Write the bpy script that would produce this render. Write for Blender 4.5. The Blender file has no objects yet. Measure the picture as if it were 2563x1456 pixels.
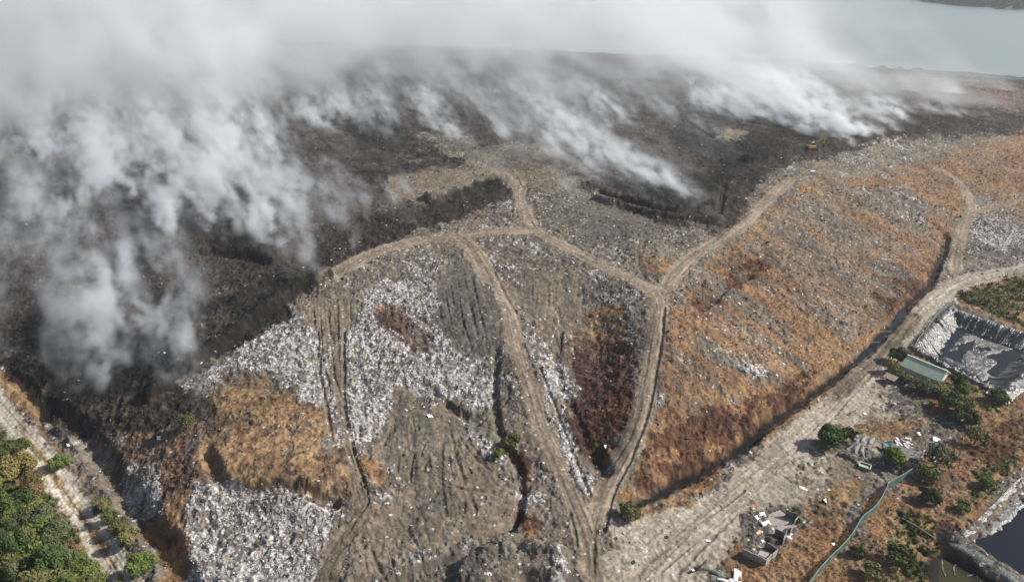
import bpy, bmesh, math, random
import numpy as np
from mathutils import Vector, Matrix

random.seed(7)
RNG = np.random.default_rng(7)
SC = bpy.context.scene
COL = SC.collection

# ------------------------------------------------------------------ camera, sky, sun, exposure
CAM_H, PITCH, FPX, CX, CY = 115.0, math.radians(27.0), 1708.0, 1281.0, 728.0
cam_data = bpy.data.cameras.new("camera")
cam_data.sensor_width = 36.0
cam_data.lens = 24.0
cam_data.clip_start = 1.0
cam_data.clip_end = 20000.0
cam = bpy.data.objects.new("camera", cam_data)
cam.location = (0, 0, CAM_H)
cam.rotation_euler = (math.radians(90) - PITCH, 0, 0)
COL.objects.link(cam)
SC.camera = cam

SUN_EL, SUN_AZ = math.radians(36.0), math.radians(82.0)      # azimuth from +Y towards +X
world = bpy.data.worlds.new("World")
SC.world = world
world.use_nodes = True
wn = world.node_tree
sky = wn.nodes.new("ShaderNodeTexSky")
sky.sky_type = 'NISHITA'
sky.sun_disc = False
sky.sun_elevation = SUN_EL
sky.sun_rotation = SUN_AZ
sky.air_density = 1.0
sky.dust_density = 2.5
bg = wn.nodes["Background"]
bg.inputs["Strength"].default_value = 0.075
wn.links.new(sky.outputs[0], bg.inputs["Color"])

sun_d = bpy.data.lights.new("sun", 'SUN')
sun_d.energy = 5.0
sun_d.angle = math.radians(0.5)
sun_d.color = (1.0, 0.95, 0.87)
sun = bpy.data.objects.new("sun", sun_d)
sdir = Vector((math.sin(SUN_AZ) * math.cos(SUN_EL), math.cos(SUN_AZ) * math.cos(SUN_EL), math.sin(SUN_EL)))
sun.rotation_euler = sdir.to_track_quat('Z', 'Y').to_euler()
sun.location = (300, 100, 400)
COL.objects.link(sun)

SC.view_settings.view_transform = 'Standard'
SC.view_settings.look = 'None'
SC.view_settings.gamma = 1.0
SC.view_settings.use_curve_mapping = False
SC.view_settings.exposure = 0.36
SC.cycles.volume_bounces = 3
SC.cycles.max_bounces = 6
SC.cycles.diffuse_bounces = 2
SC.cycles.glossy_bounces = 2
SC.cycles.transparent_max_bounces = 12
SC.cycles.volume_step_rate = 2.0
SC.cycles.volume_max_steps = 512

# ------------------------------------------------------------------ noise and geometry helpers
def _hash(ix, iy, seed):
    h = (ix.astype(np.uint32) * np.uint32(374761393) + iy.astype(np.uint32) * np.uint32(668265263)
         + np.uint32((seed * 2246822519) & 0xffffffff))
    h = (h ^ (h >> np.uint32(13))) * np.uint32(1274126177)
    h = (h ^ (h >> np.uint32(16))) * np.uint32(2246822519)
    h = h ^ (h >> np.uint32(15))
    return (h & np.uint32(0xffffff)).astype(np.float32) * np.float32(1.0 / 16777216.0)

def vnoise(x, y, seed=0):
    xf, yf = np.floor(x), np.floor(y)
    ix, iy = xf.astype(np.int64), yf.astype(np.int64)
    fx = (x - xf).astype(np.float32); fy = (y - yf).astype(np.float32)
    fx = fx * fx * (3 - 2 * fx); fy = fy * fy * (3 - 2 * fy)
    a = _hash(ix, iy, seed); b = _hash(ix + 1, iy, seed)
    c = _hash(ix, iy + 1, seed); d = _hash(ix + 1, iy + 1, seed)
    return a + (b - a) * fx + (c - a) * fy + (a - b - c + d) * fx * fy

def fbm(x, y, seed=0, octs=4, gain=0.5):
    s = 0.0; amp = 1.0; tot = 0.0
    for k in range(octs):
        c, sn = math.cos(0.6 * k), math.sin(0.6 * k)
        s = s + amp * vnoise((x * c - y * sn) * 2.03 ** k + 17.3 * k, (x * sn + y * c) * 2.03 ** k - 9.1 * k, seed + k)
        tot += amp; amp *= gain
    return s / tot

def vnoise3(x, y, z, seed=0):
    zf = np.floor(z); iz = int(0)
    fz = (z - zf).astype(np.float32); fz = fz * fz * (3 - 2 * fz)
    xf, yf = np.floor(x), np.floor(y)
    ix, iy, izz = xf.astype(np.int64), yf.astype(np.int64), zf.astype(np.int64)
    fx = (x - xf).astype(np.float32); fy = (y - yf).astype(np.float32)
    fx = fx * fx * (3 - 2 * fx); fy = fy * fy * (3 - 2 * fy)
    def layer(k):
        jx = ix + k * 1619; jy = iy + k * 31337
        a = _hash(jx, jy, seed); b = _hash(jx + 1, jy, seed)
        c = _hash(jx, jy + 1, seed); d = _hash(jx + 1, jy + 1, seed)
        return a + (b - a) * fx + (c - a) * fy + (a - b - c + d) * fx * fy
    lo = layer(izz); hi = layer(izz + 1)
    return lo + (hi - lo) * fz

def fbm3(x, y, z, seed=0, octs=3, gain=0.5):
    s = 0.0; amp = 1.0; tot = 0.0
    for k in range(octs):
        q = 2.03 ** k
        s = s + amp * vnoise3(x * q + 3.7 * k, y * q - 5.1 * k, z * q + 1.9 * k, seed + 11 * k)
        tot += amp; amp *= gain
    return s / tot

def smooth(a, b, x):
    t = np.clip((x - a) / (b - a), 0, 1)
    return t * t * (3 - 2 * t)

def lin(c):
    """sRGB 0..255 of a sunlit surface in the photo -> albedo"""
    o = []
    for v in c[:3]:
        v = v / 255.0
        v = v / 12.92 if v <= 0.04045 else ((v + 0.055) / 1.055) ** 2.4
        o.append(v * ALB)
    return o
ALB = 0.74

CP, SP = math.cos(PITCH), math.sin(PITCH)
def at(u, v, z=0.0):
    """where the view ray through photo point (u, v) meets the level z"""
    dx = (u - CX) / FPX; dy = (CY - v) / FPX
    wy = CP + dy * SP; wz = -SP + dy * CP
    s = (CAM_H - z) / np.maximum(-wz, 1e-3)
    return dx * s, wy * s

def project(x, y, z):
    dz = z - CAM_H
    depth = y * CP - dz * SP
    up = y * SP + dz * CP
    depth = np.maximum(depth, 1.0)
    return CX + FPX * x / depth, CY - FPX * up / depth

# ------------------------------------------------------------------ macro height of the landfill
HP = """
1600 1456 1;1800 1456 .5;2000 1456 0;2300 1456 0;1700 1310 1;1850 1300 .5;1950 1160 .3;2100 1030 0;2250 880 0;2400 710 0;2562 675 0
2562 900 0;2562 1200 0;2300 1200 0;2200 1100 0;2500 570 1;2562 480 3.5;2440 500 3;1560 1250 1.5;1700 1205 0;1850 1115 0;2000 1005 0;2180 870 0
2260 770 0;2350 640 0;2400 560 1;1500 1250 3;1540 1170 5;1590 1080 8;1620 960 11;1640 850 14;1650 740 17;1690 680 17.5;1850 570 18
1980 450 18.5;2080 420 17.5;2200 400 15;2400 350 12;2562 320 11;1700 1050 6.5;1800 950 7.5;1850 800 10.5;2000 700 10;2100 800 5;1900 950 4.8
2100 560 10.5;2200 600 6.5;2300 500 7.5;2400 430 7;1480 1290 2;1430 1240 3;1390 1150 5;1350 1050 7;1320 950 10;1290 850 13;1265 760 15.5
1190 620 17;1440 1180 3.5;1500 1160 2.2;1500 1080 4.5;1500 950 7;1500 860 8;1400 900 8.5;1400 820 11.5;1350 760 14.5;1500 700 16.5;1560 780 14
1250 950 9;1260 1080 6.5;1300 1200 4;1310 1300 2.5;1250 1350 2.5;1000 650 17;1100 700 16.5;850 760 15;1000 850 13;1150 900 11;900 950 11
1000 1000 9.5;1100 1100 7.5;1000 1200 6;1100 1350 3.2;900 1400 3.5;1200 1440 1.8;1400 1400 1.6;650 970 11.5;600 1080 10.5;700 1100 10.5
800 1150 9.5;560 1170 9.5;700 1190 9.3;830 1220 7.5;620 1270 5;600 1400 4;750 1400 4;490 1300 4.5;430 1300 4.5;400 1400 3.5;320 1300 1.5
250 1250 .5;310 1456 0;0 1020 0;150 1200 0;0 1400 0;360 1180 3.5;250 1120 2;120 1020 2;300 1060 5;450 1080 8;400 990 9;250 900 7;100 850 6
0 800 6;480 900 11;600 800 13.5;700 720 15;820 690 16.5;300 700 12;0 600 14;550 600 15.5;800 550 17;1000 540 17.5;1150 480 18;1290 480 17.5
1340 580 17.2;1500 480 17;1700 530 17;1850 540 18;1600 430 17.5;1800 420 18;2030 365 19;2200 340 18;2400 290 15;2562 270 13;1500 300 18
1000 350 18;500 400 18;0 350 18;2000 220 11;2300 230 9;2562 225 6;1640 170 8;1000 170 9;0 160 9;2562 202 1;2300 180 1;1950 154 1;1640 138 1
1200 118 1;700 100 1;0 80 1;-500 1400 0;3000 1400 0;3000 700 0;3000 300 3;-600 700 8;-600 1000 0;1281 1750 1;500 1750 1;2000 1750 0;3200 1800 0
-600 300 14;3000 240 1"""
_hp = np.array([[float(q) for q in t.split()] for t in HP.replace("\n", ";").split(";") if t.strip()])
_hx, _hy = at(_hp[:, 0], _hp[:, 1], _hp[:, 2])
_hz = _hp[:, 2]
_sx, _sy = at(np.array([3000., 2562, 2300, 1950, 1640, 1200, 700, 0]), np.array([238., 200, 178, 152, 136, 116, 98, 78]), 0.5)
_hx = np.concatenate([_hx, _sx + 12, _sx + 60, [-2000, 2500, -2000, 2500]])
_hy = np.concatenate([_hy, _sy + 22, _sy + 110, [100, 100, 2500, 2500]])
_hz = np.concatenate([_hz, np.full(8, -5.), np.full(8, -8.), [0, 0, -8, -8]])

def _kern(x, y):
    d = np.sqrt((x[:, None] - _hx[None]) ** 2 + (y[:, None] - _hy[None]) ** 2 + 36.0)
    return d
_n = len(_hx)
_A = np.zeros((_n + 3, _n + 3))
_A[:_n, :_n] = _kern(_hx, _hy) - 0.6 * np.eye(_n)
_A[:_n, _n] = 1; _A[_n, :_n] = 1
_A[:_n, _n + 1] = _hx / 500; _A[_n + 1, :_n] = _hx / 500
_A[:_n, _n + 2] = _hy / 500; _A[_n + 2, :_n] = _hy / 500
_w = np.linalg.solve(_A, np.concatenate([_hz, np.zeros(3)]))
GX0, GX1, GY0, GY1, GS = -800.0, 900.0, 30.0, 1500.0, 3.0
_gx = np.arange(GX0, GX1, GS); _gy = np.arange(GY0, GY1, GS)
_mx, _my = np.meshgrid(_gx, _gy)
_fx, _fy = _mx.ravel(), _my.ravel()
_gz = np.empty(_fx.size)
for _k in range(0, _fx.size, 20000):
    _s = slice(_k, _k + 20000)
    _gz[_s] = _kern(_fx[_s], _fy[_s]) @ _w[:_n] + _w[_n] + _w[_n + 1] * _fx[_s] / 500 + _w[_n + 2] * _fy[_s] / 500
_gz = np.clip(_gz.reshape(_mx.shape), -9, 21).astype(np.float32)

def bilerp(grid, gx, gy):
    gx = np.clip(gx, 0, grid.shape[1] - 1.001); gy = np.clip(gy, 0, grid.shape[0] - 1.001)
    ix = gx.astype(int); iy = gy.astype(int)
    fx = gx - ix; fy = gy - iy
    return (grid[iy, ix] * (1 - fx) + grid[iy, ix + 1] * fx) * (1 - fy) + (grid[iy + 1, ix] * (1 - fx) + grid[iy + 1, ix + 1] * fx) * fy

def macro(x, y):
    return bilerp(_gz, (np.asarray(x, float) - GX0) / GS, (np.asarray(y, float) - GY0) / GS)

def drop(u, v, fn=None):
    """photo point -> point on the ground"""
    fn = fn or macro
    u = np.atleast_1d(np.asarray(u, float)); v = np.atleast_1d(np.asarray(v, float))
    z = np.full(u.shape, 6.0)
    for _ in range(25):
        x, y = at(u, v, z)
        z = z + 0.6 * (fn(x, y) - z)
    return x, y, z

def pts(s):
    return np.array([[float(q) for q in t.split()] for t in s.split(";")])

def line_xy(s):
    p = pts(s)
    x, y, z = drop(p[:, 0], p[:, 1])
    return np.stack([x, y], 1)

def dense(P, step=2.0):
    """resample a polyline with a Catmull-Rom spline"""
    P = np.asarray(P, float)
    Q = np.vstack([2 * P[0] - P[1], P, 2 * P[-1] - P[-2]])
    out = []
    for i in range(1, len(Q) - 2):
        p0, p1, p2, p3 = Q[i - 1], Q[i], Q[i + 1], Q[i + 2]
        n = max(2, int(np.linalg.norm(p2 - p1) / step))
        for k in range(n):
            t = k / n
            out.append(0.5 * (2 * p1 + (p2 - p0) * t + (2 * p0 - 5 * p1 + 4 * p2 - p3) * t * t + (3 * p1 - p0 - 3 * p2 + p3) * t ** 3))
    out.append(P[-1])
    return np.array(out)

def line_dist(x, y, L, reach):
    """points nearer than reach to a polyline: their index, distance, signed offset and run length"""
    lo = L.min(0) - reach; hi = L.max(0) + reach
    sub = np.nonzero((x > lo[0]) & (x < hi[0]) & (y > lo[1]) & (y < hi[1]))[0]
    xs, ys = x[sub], y[sub]
    best = np.full(sub.size, 1e9); side = np.zeros(sub.size); run = np.zeros(sub.size)
    r0 = 0.0
    for a, b in zip(L[:-1], L[1:]):
        d = b - a; ln = float(np.hypot(*d))
        if ln < 1e-6: continue
        cx, cy = (a + b) / 2
        m = np.nonzero((np.abs(xs - cx) < ln / 2 + reach) & (np.abs(ys - cy) < ln / 2 + reach))[0]
        if m.size:
            px, py = xs[m] - a[0], ys[m] - a[1]
            t = np.clip((px * d[0] + py * d[1]) / (ln * ln), 0, 1)
            ox, oy = px - t * d[0], py - t * d[1]
            dd = np.sqrt(ox * ox + oy * oy)
            k = dd < best[m]
            mm = m[k]
            best[mm] = dd[k]
            side[mm] = (np.sign(d[0] * py - d[1] * px) * dd)[k]
            run[mm] = r0 + t[k] * ln
        r0 += ln
    ok = best < reach
    return sub[ok], best[ok], side[ok], run[ok]
# ------------------------------------------------------------------ what the ground is made of (areas traced on the ground)
# class: colour a, colour b (as seen in sun), grain size m, fine relief m, lump relief m, litter share
CLS = {
 'waste':  ((128,120,110), (98,91,84),  1.6, .28, .45, .03),
 'slope':  ((146,123,101), (114,98,84),  1.6, .26, .40, .008),
 'trash':  ((170,166,163), (106,101,99),   1.8, .30, .60, .45),
 'rawash': ((66,60,55),    (42,39,38),   2.2, .22, .80, .003),
 'black':  ((50,48,46),    (30,30,30),   2.4, .22, .80, .001),
 'brown':  ((82,74,69), (52,48,46),   2.0, .22, .75, .002),
 'tan':    ((136,125,110), (112,102,90), 2.5, .13, .2, .012),
 'smooth': ((112,107,98),  (90,86,80),   1.6, .14, .15, .008),
 'road':   ((156,143,126), (132,120,106), 2.5, .05, .06, .01),
 'gravel': ((178,169,155), (158,148,134),3.0, .10, .10, .012),
 'pale':   ((216,208,192), (196,186,170),2.0, .06, .10, .012),
 'orange': ((158,124,91), (122,98,77),  2.2, .17, .35, .003),
 'red':    ((108,78,61),   (75,55,46),   2.0, .26, .50, .0),
 'maroon': ((98,72,64),    (68,50,46),   1.6, .26, .50, .003),
 'straw':  ((166,139,107), (132,107,82),  1.5, .15, .35, .004),
 'green':  ((96,98,60),    (60,66,38),   2.2, .35, .45, .0),
 'soil':   ((118,98,84),   (82,68,59),   2.0, .26, .60, .008),
 'wet':    ((44,38,36),    (30,27,27),   1.5, .08, .15, .0),
}
KEYS = list(CLS); KI = {k: i for i, k in enumerate(KEYS)}
AREAS = """
brown|-720 40;0 50;700 90;1000 110;1640 136;1950 152;2300 182;2562 203;3300 250;3300 300;2562 325;2450 325;2350 345;2250 370;2150 385;2110 410;2050 390;1990 400;1930 430;1885 470;1875 520;1850 565;1790 572;1700 560;1620 548;1560 520;1500 490;1440 470;1380 470;1330 490;1290 495;1230 520;1150 560;1060 585;1000 600;930 632;870 668;820 700;830 720;740 770;690 810;640 860;570 900;500 950;430 1000;380 1010;300 1030;200 1040;120 1040;60 960;0 925;-700 700
soil|2300 205;2562 212;3300 260;3300 330;2562 285;2450 250
black|60 780;250 800;480 850;495 920;420 990;300 1005;200 1015;140 1060;110 1010;80 920
rawash|300 470;420 480;520 560;640 600;740 600;700 650;560 640;440 600;300 560
black|530 340;700 345;720 380;600 390;540 370
black|850 300;960 290;1040 340;1000 390;900 380
rawash|1100 170;1400 190;1500 260;1300 330;1100 300
brown|400 625;560 640;640 680;600 760;500 740;420 690
black|380 1000;450 940;520 880;600 800;570 780;600 740;700 690;760 690;830 697;832 715;735 775;645 855;560 905;480 955;420 1000
rawash|690 650;760 600;850 570;960 540;1080 505;1190 452;1260 448;1285 485;1230 522;1150 558;1050 588;960 612;880 655;820 695;720 690
black|1150 470;1200 450;1258 448;1275 478;1200 500;1120 500
rawash|1500 490;1580 500;1700 520;1760 500;1770 460;1830 430;1880 400;1960 385;2020 370;2080 365;2300 330;2450 290;2562 285;2700 290;2700 335;2562 332;2400 338;2250 372;2150 388;2110 412;2050 392;1990 402;1930 432;1885 472;1875 522;1850 567;1790 574;1700 562;1620 550;1560 522
black|1505 495;1600 500;1720 515;1780 480;1850 430;1960 375;2080 355;2300 325;2400 300;2300 300;2100 340;1900 370;1750 440;1640 470
rawash|1640 142;2300 186;2562 207;3000 247;3000 266;2562 226;2300 204;1640 160
black|1680 330;1800 320;1950 340;1990 370;1900 380;1780 400;1700 380
tan|1790 320;1850 318;1880 335;1840 350;1800 345
tan|1160 375;1300 362;1420 380;1480 420;1500 440;1420 470;1340 478;1290 478;1250 450;1190 445
tan|960 470;1000 445;1080 425;1150 420;1200 445;1190 455;1080 500;990 500
waste|1030 330;1080 360;1120 400;1200 380;1180 340
trash|890 760;950 720;1010 690;1070 690;1090 740;1085 790;1110 850;1150 885;1230 890;1240 960;1230 1000;1180 1010;1130 1000;1080 1010;1040 970;990 960;985 1010;960 1080;930 1110;880 1090;860 1060;840 1010;770 1010;740 970;660 930;600 910;640 860;690 820;760 800;850 790
soil|930 760;1000 770;1060 830;1090 880;1050 890;990 850;940 810
trash|480 1215;560 1212;640 1225;700 1205;750 1198;775 1240;830 1260;850 1290;810 1330;780 1400;785 1456;800 1640;440 1640;468 1456;480 1400;468 1300
soil|180 1080;300 1020;400 1020;530 1010;505 1080;500 1170;560 1205;480 1222;460 1300;480 1400;465 1500;430 1500;380 1350;310 1210;230 1150
brown|110 1010;200 1000;330 1010;470 990;540 1000;520 1050;430 1060;330 1080;210 1090;140 1080
waste|120 1080;200 1120;260 1160;330 1250;400 1340;450 1456;460 1600;370 1600;330 1400;260 1290;190 1190
trash|310 1170;370 1160;400 1200;430 1230;425 1290;370 1290;320 1250;300 1210
trash|925 1255;1010 1210;1050 1250;1000 1290;940 1305
trash|1180 1060;1240 1120;1255 1170;1210 1150;1180 1100
trash|2440 560;2500 550;2562 580;2562 622;2480 622;2430 600
trash|1330 870;1370 880;1400 960;1440 1060;1470 1150;1480 1230;1450 1240;1420 1150;1390 1060;1360 980
waste|1240 600;1340 590;1420 620;1500 670;1400 660;1260 650
straw|530 1000;560 970;620 945;680 960;720 990;760 1010;810 1050;820 1100;830 1140;850 1190;820 1240;770 1230;740 1200;660 1215;590 1205;540 1190;500 1150;500 1090;520 1040
smooth|1090 730;1100 680;1160 650;1200 670;1240 740;1270 830;1260 880;1200 890;1140 880;1105 820
smooth|1370 510;1500 500;1600 545;1700 565;1600 600;1480 600;1400 560
tan|960 1090;1000 970;1040 980;1060 1030;1140 1040;1180 1100;1240 1180;1290 1230;1290 1300;1200 1360;1060 1440;900 1560;790 1560;800 1380;850 1310;930 1290;960 1250;1010 1200;960 1150
tan|1290 680;1400 680;1460 700;1450 760;1390 800;1330 790;1290 730
tan|750 800;830 730;880 720;895 780;890 830;840 835;790 830
trash|790 830;890 830;885 1010;880 1100;850 1120;820 1050;790 950
soil|850 1110;890 1100;915 1250;930 1290;860 1340;825 1260;845 1190
smooth|815 830;828 830;850 1000;860 1100;848 1100;835 1000
straw|830 1130;860 1140;870 1190;850 1230;820 1240;815 1190
orange|910 1130;960 1150;970 1200;940 1230;905 1190
waste|1030 1390;1160 1360;1290 1330;1390 1340;1450 1400;1440 1700;1000 1700
slope|1650 800;1700 740;1800 640;1900 560;1960 510;2000 460;2080 440;2200 440;2400 380;2562 330;3300 330;3300 560;2562 545;2500 500;2440 480;2420 540;2390 560;2360 640;2300 740;2240 810;2180 880;2000 1010;1850 1130;1700 1230;1570 1265;1540 1240;1600 1130;1640 1010;1650 900
waste|1980 440;2040 400;2100 400;2250 350;2400 345;2300 400;2200 440;2080 445
waste|2100 390;2250 345;2300 350;2200 400;2140 440;2090 420
waste|2150 480;2260 470;2320 520;2345 565;2290 580;2240 540;2170 520
waste|2180 625;2250 650;2230 690;2190 670
slope|1700 740;1820 640;1920 560;1980 530;1940 610;1830 720;1720 800
slope|1960 620;2060 640;2140 700;2200 740;2150 760;2040 700
slope|1860 740;1980 800;2090 860;2060 880;1940 830;1840 780
waste|1740 830;1830 880;1950 930;1930 960;1800 920;1730 870
slope|1660 770;1700 800;1720 900;1690 930;1655 860
red|1620 1120;1700 1045;1850 1000;1960 950;2050 930;2000 1012;1850 1133;1700 1230;1610 1245;1580 1200
red|2180 750;2230 690;2300 690;2330 640;2360 640;2310 730;2260 770;2220 780
red|1720 740;1830 690;1900 640;1990 620;1900 690;1800 770;1740 790
orange|1600 640;1680 640;1690 670;1620 682
orange|1460 800;1500 755;1570 785;1595 812;1470 812
straw|1415 825;1580 825;1585 856;1415 852
maroon|1420 850;1580 850;1580 950;1560 1050;1550 1120;1510 1180;1480 1130;1450 1050;1420 980;1412 900
red|1470 1000;1560 980;1560 1060;1530 1140;1490 1100
red|1280 1120;1320 1160;1335 1210;1310 1260;1290 1200;1270 1140
red|1290 1260;1330 1280;1360 1330;1320 1350;1300 1320
orange|1330 1320;1360 1330;1340 1360;1310 1350
orange|390 1330;440 1240;480 1230;472 1330;480 1480;420 1480
straw|1650 1260;1700 1240;1750 1190;1780 1170;1760 1220;1700 1280;1620 1300;1560 1300;1550 1270
green|1540 1260;1620 1270;1610 1310;1560 1310
straw|2240 810;2300 740;2400 690;2390 700;2290 790;2190 890;2080 1000;1980 1080;1900 1140;1880 1130;2000 1020;2150 895
gravel|1490 1456;1530 1330;1600 1310;1700 1280;1800 1230;1900 1180;1960 1130;2080 1020;2160 940;2230 930;2230 990;2300 1010;2330 1050;2290 1100;2100 1130;2180 1190;2100 1230;2140 1290;2060 1290;1960 1250;1880 1270;1850 1340;1830 1400;1800 1470;1600 1800;1400 1800
straw|2000 1250;2090 1225;2150 1200;2180 1215;2140 1290;2060 1290
orange|1830 1380;1880 1290;2010 1270;2110 1300;2130 1340;2030 1440;1980 1560;1830 1560
waste|1860 1270;1960 1255;2010 1290;2000 1350;1950 1380;1880 1400;1850 1350
waste|2190 990;2260 990;2340 1040;2330 1060;2260 1040
straw|2250 1030;2330 1060;2300 1090;2180 1100;2120 1090
orange|2030 1456;2150 1330;2230 1210;2330 1150;2400 1060;2330 1020;2300 960;2400 920;2580 970;3300 970;3300 1160;2562 1165;2480 1260;2380 1360;2330 1456;2300 1800;1900 1800
red|2440 1100;2562 1020;2562 1110;2480 1180;2400 1130
maroon|2260 1300;2340 1290;2400 1320;2380 1350;2300 1340
green|2440 1180;2500 1160;2560 1100;2510 1230;2430 1262
green|2200 1350;2250 1270;2330 1320;2310 1456;2280 1600;2150 1600;2180 1456
green|2400 960;2500 975;2535 1020;2450 1012
orange|2390 720;2562 672;3300 600;3300 860;2562 835;2400 775
green|2400 740;2480 720;2562 700;3000 700;3000 780;2562 780;2440 770
straw|2200 905;2290 860;2320 890;2300 960;2220 940
wet|2330 1330;2370 1330;2420 1400;2562 1480;2562 1800;2300 1800;2320 1456
soil|-400 820;0 985;70 1050;125 1112;190 1200;262 1310;312 1400;360 1500;320 1500;250 1430;170 1310;90 1180;40 1120;0 1080;-400 980
green|-700 1000;0 1090;80 1140;150 1260;220 1380;260 1470;300 1800;-700 1800
green|180 1190;240 1270;300 1330;330 1400;300 1385;225 1300
straw|0 930;60 960;110 1040;90 1062;30 1010;-400 900
"""
MS = 0.5
MU0, MV0, MU1, MV1 = -720, -40, 3320, 1820
_mw, _mh = int((MU1 - MU0) * MS), int((MV1 - MV0) * MS)

def fill(img, P, val):
    P = (np.asarray(P, float) - [MU0, MV0]) * MS
    y0, y1 = max(0, int(P[:, 1].min())), min(_mh - 1, int(P[:, 1].max()) + 1)
    x0, y0_ = P[:, 0], P[:, 1]
    x1, y1_ = np.roll(x0, -1), np.roll(y0_, -1)
    for r in range(y0, y1 + 1):
        yc = r + .5
        m = (y0_ <= yc) != (y1_ <= yc)
        if not m.any(): continue
        xs = np.sort(x0[m] + (yc - y0_[m]) / (y1_[m] - y0_[m]) * (x1[m] - x0[m]))
        for a, b in zip(xs[::2], xs[1::2]):
            img[r, max(0, int(round(a))):max(0, int(round(b)))] = val
_img = np.zeros((_mh, _mw), np.uint8)
for _row in AREAS.strip().split("\n"):
    _k, _p = _row.split("|")
    fill(_img, pts(_p), KI[_k])

def box(a, r):
    for ax in (0, 1):
        c = np.cumsum(np.pad(a, [(r + 1, r) if i == ax else (0, 0) for i in (0, 1)], mode='edge'), axis=ax, dtype=np.float64)
        a = (np.take(c, range(2 * r + 1, c.shape[ax]), ax) - np.take(c, range(0, c.shape[ax] - 2 * r - 1), ax)) / (2 * r + 1)
    return a.astype(np.float32)
_W = [box((_img == i).astype(np.float32), 8) for i in range(len(KEYS))]

# ------------------------------------------------------------------ tracks, ditches and banks
# class | width m | line
_8 = lambda q: [(854 + a * .3336, 970 + b * .3336) for a, b in pts(q)]
_5 = lambda q: [(854 + a * .3336, 485 + b * .3336) for a, b in pts(q)]
TRACKS = [_8(q) for q in "400 200;350 500|440 230;425 420;410 640|380 260;300 450|500 150;540 330|470 200;480 420|790 260;870 600;1000 930|830 290;960 500;1200 700|880 330;1070 580|750 400;740 700;770 960|800 700;795 970|850 740;870 960|900 740;910 950|960 760;1000 960|650 560;620 760;500 960|720 620;700 800;520 930|350 530;600 580;900 680;1330 820|340 590;640 640;880 760;1200 790|1060 620;1160 740|860 400;900 520;960 640|700 360;620 420;590 520|690 420;640 520;660 620|780 420;800 560;830 690|560 420;520 560;500 700|210 1010;60 1150;-40 1250|170 1130;20 1280;-60 1400|180 1100;230 1290;320 1456|140 1170;170 1350;190 1500|-20 1180;120 960;190 850;120 600;60 420|-50 1140;90 940;150 840;90 620;20 430|210 840;180 700;130 560|300 1100;360 1300;400 1456|460 1010;560 1200;620 1400|600 1000;640 1150|1100 700;1260 800|1660 820;1720 1000;1760 1200|1900 1000;1880 1200;1890 1400".split("|")]
TRACKS += [_5(q) for q in "760 700;820 1000;900 1180|860 640;900 950;960 1150|960 600;1030 900;1080 1100|1000 600;1120 900;1180 1060|700 760;740 940|910 620;960 860;1010 1060|800 660;850 900;910 1060|1430 640;1420 740;1430 820|1480 620;1450 830|1600 640;1600 850|1340 700;1390 830|1540 660;1545 850|1660 640;1690 800|1080 480;1300 540;1500 560;1750 600|1090 450;1350 510;1560 550;1700 590|1690 320;1850 470;2100 570;2200 610|1600 340;1750 450;1900 540|2220 420;2230 560;2280 640|2250 300;2350 250;2500 230|1280 60;1400 180;1440 250|1300 100;1420 220".split("|")]
TRACKS += [pts(q) for q in "795 740;800 830;805 900;830 1010|815 740;822 830;830 930;850 1000;865 1090|855 730;858 830;855 930|872 740;874 860;868 1000;885 1100;910 1220|780 760;785 840;790 900|840 735;842 850;846 950|975 485;1060 452;1150 425|985 492;1080 462;1160 438|1000 498;1100 468;1180 446|968 475;1040 448;1120 422|1310 480;1280 430;1230 400|1325 480;1390 445;1480 430|1900 500;1960 450;2010 430|1880 540;1780 610;1700 690|1700 650;1800 590;1880 530|1930 610;2060 690|2000 620;2140 710|1960 560;2110 640|2040 560;2200 660|1880 690;2020 790|1840 730;2000 850|1800 800;1920 900|1900 780;2060 880|2080 500;2220 590|2120 480;2250 560|1760 850;1860 940|1600 1430;1720 1330;1860 1230|1620 1460;1760 1340;1900 1220;2000 1120|1560 1400;1650 1330|1680 1450;1840 1290|2000 1110;2150 950;2280 830|2030 1100;2180 940".split("|")]
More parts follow.
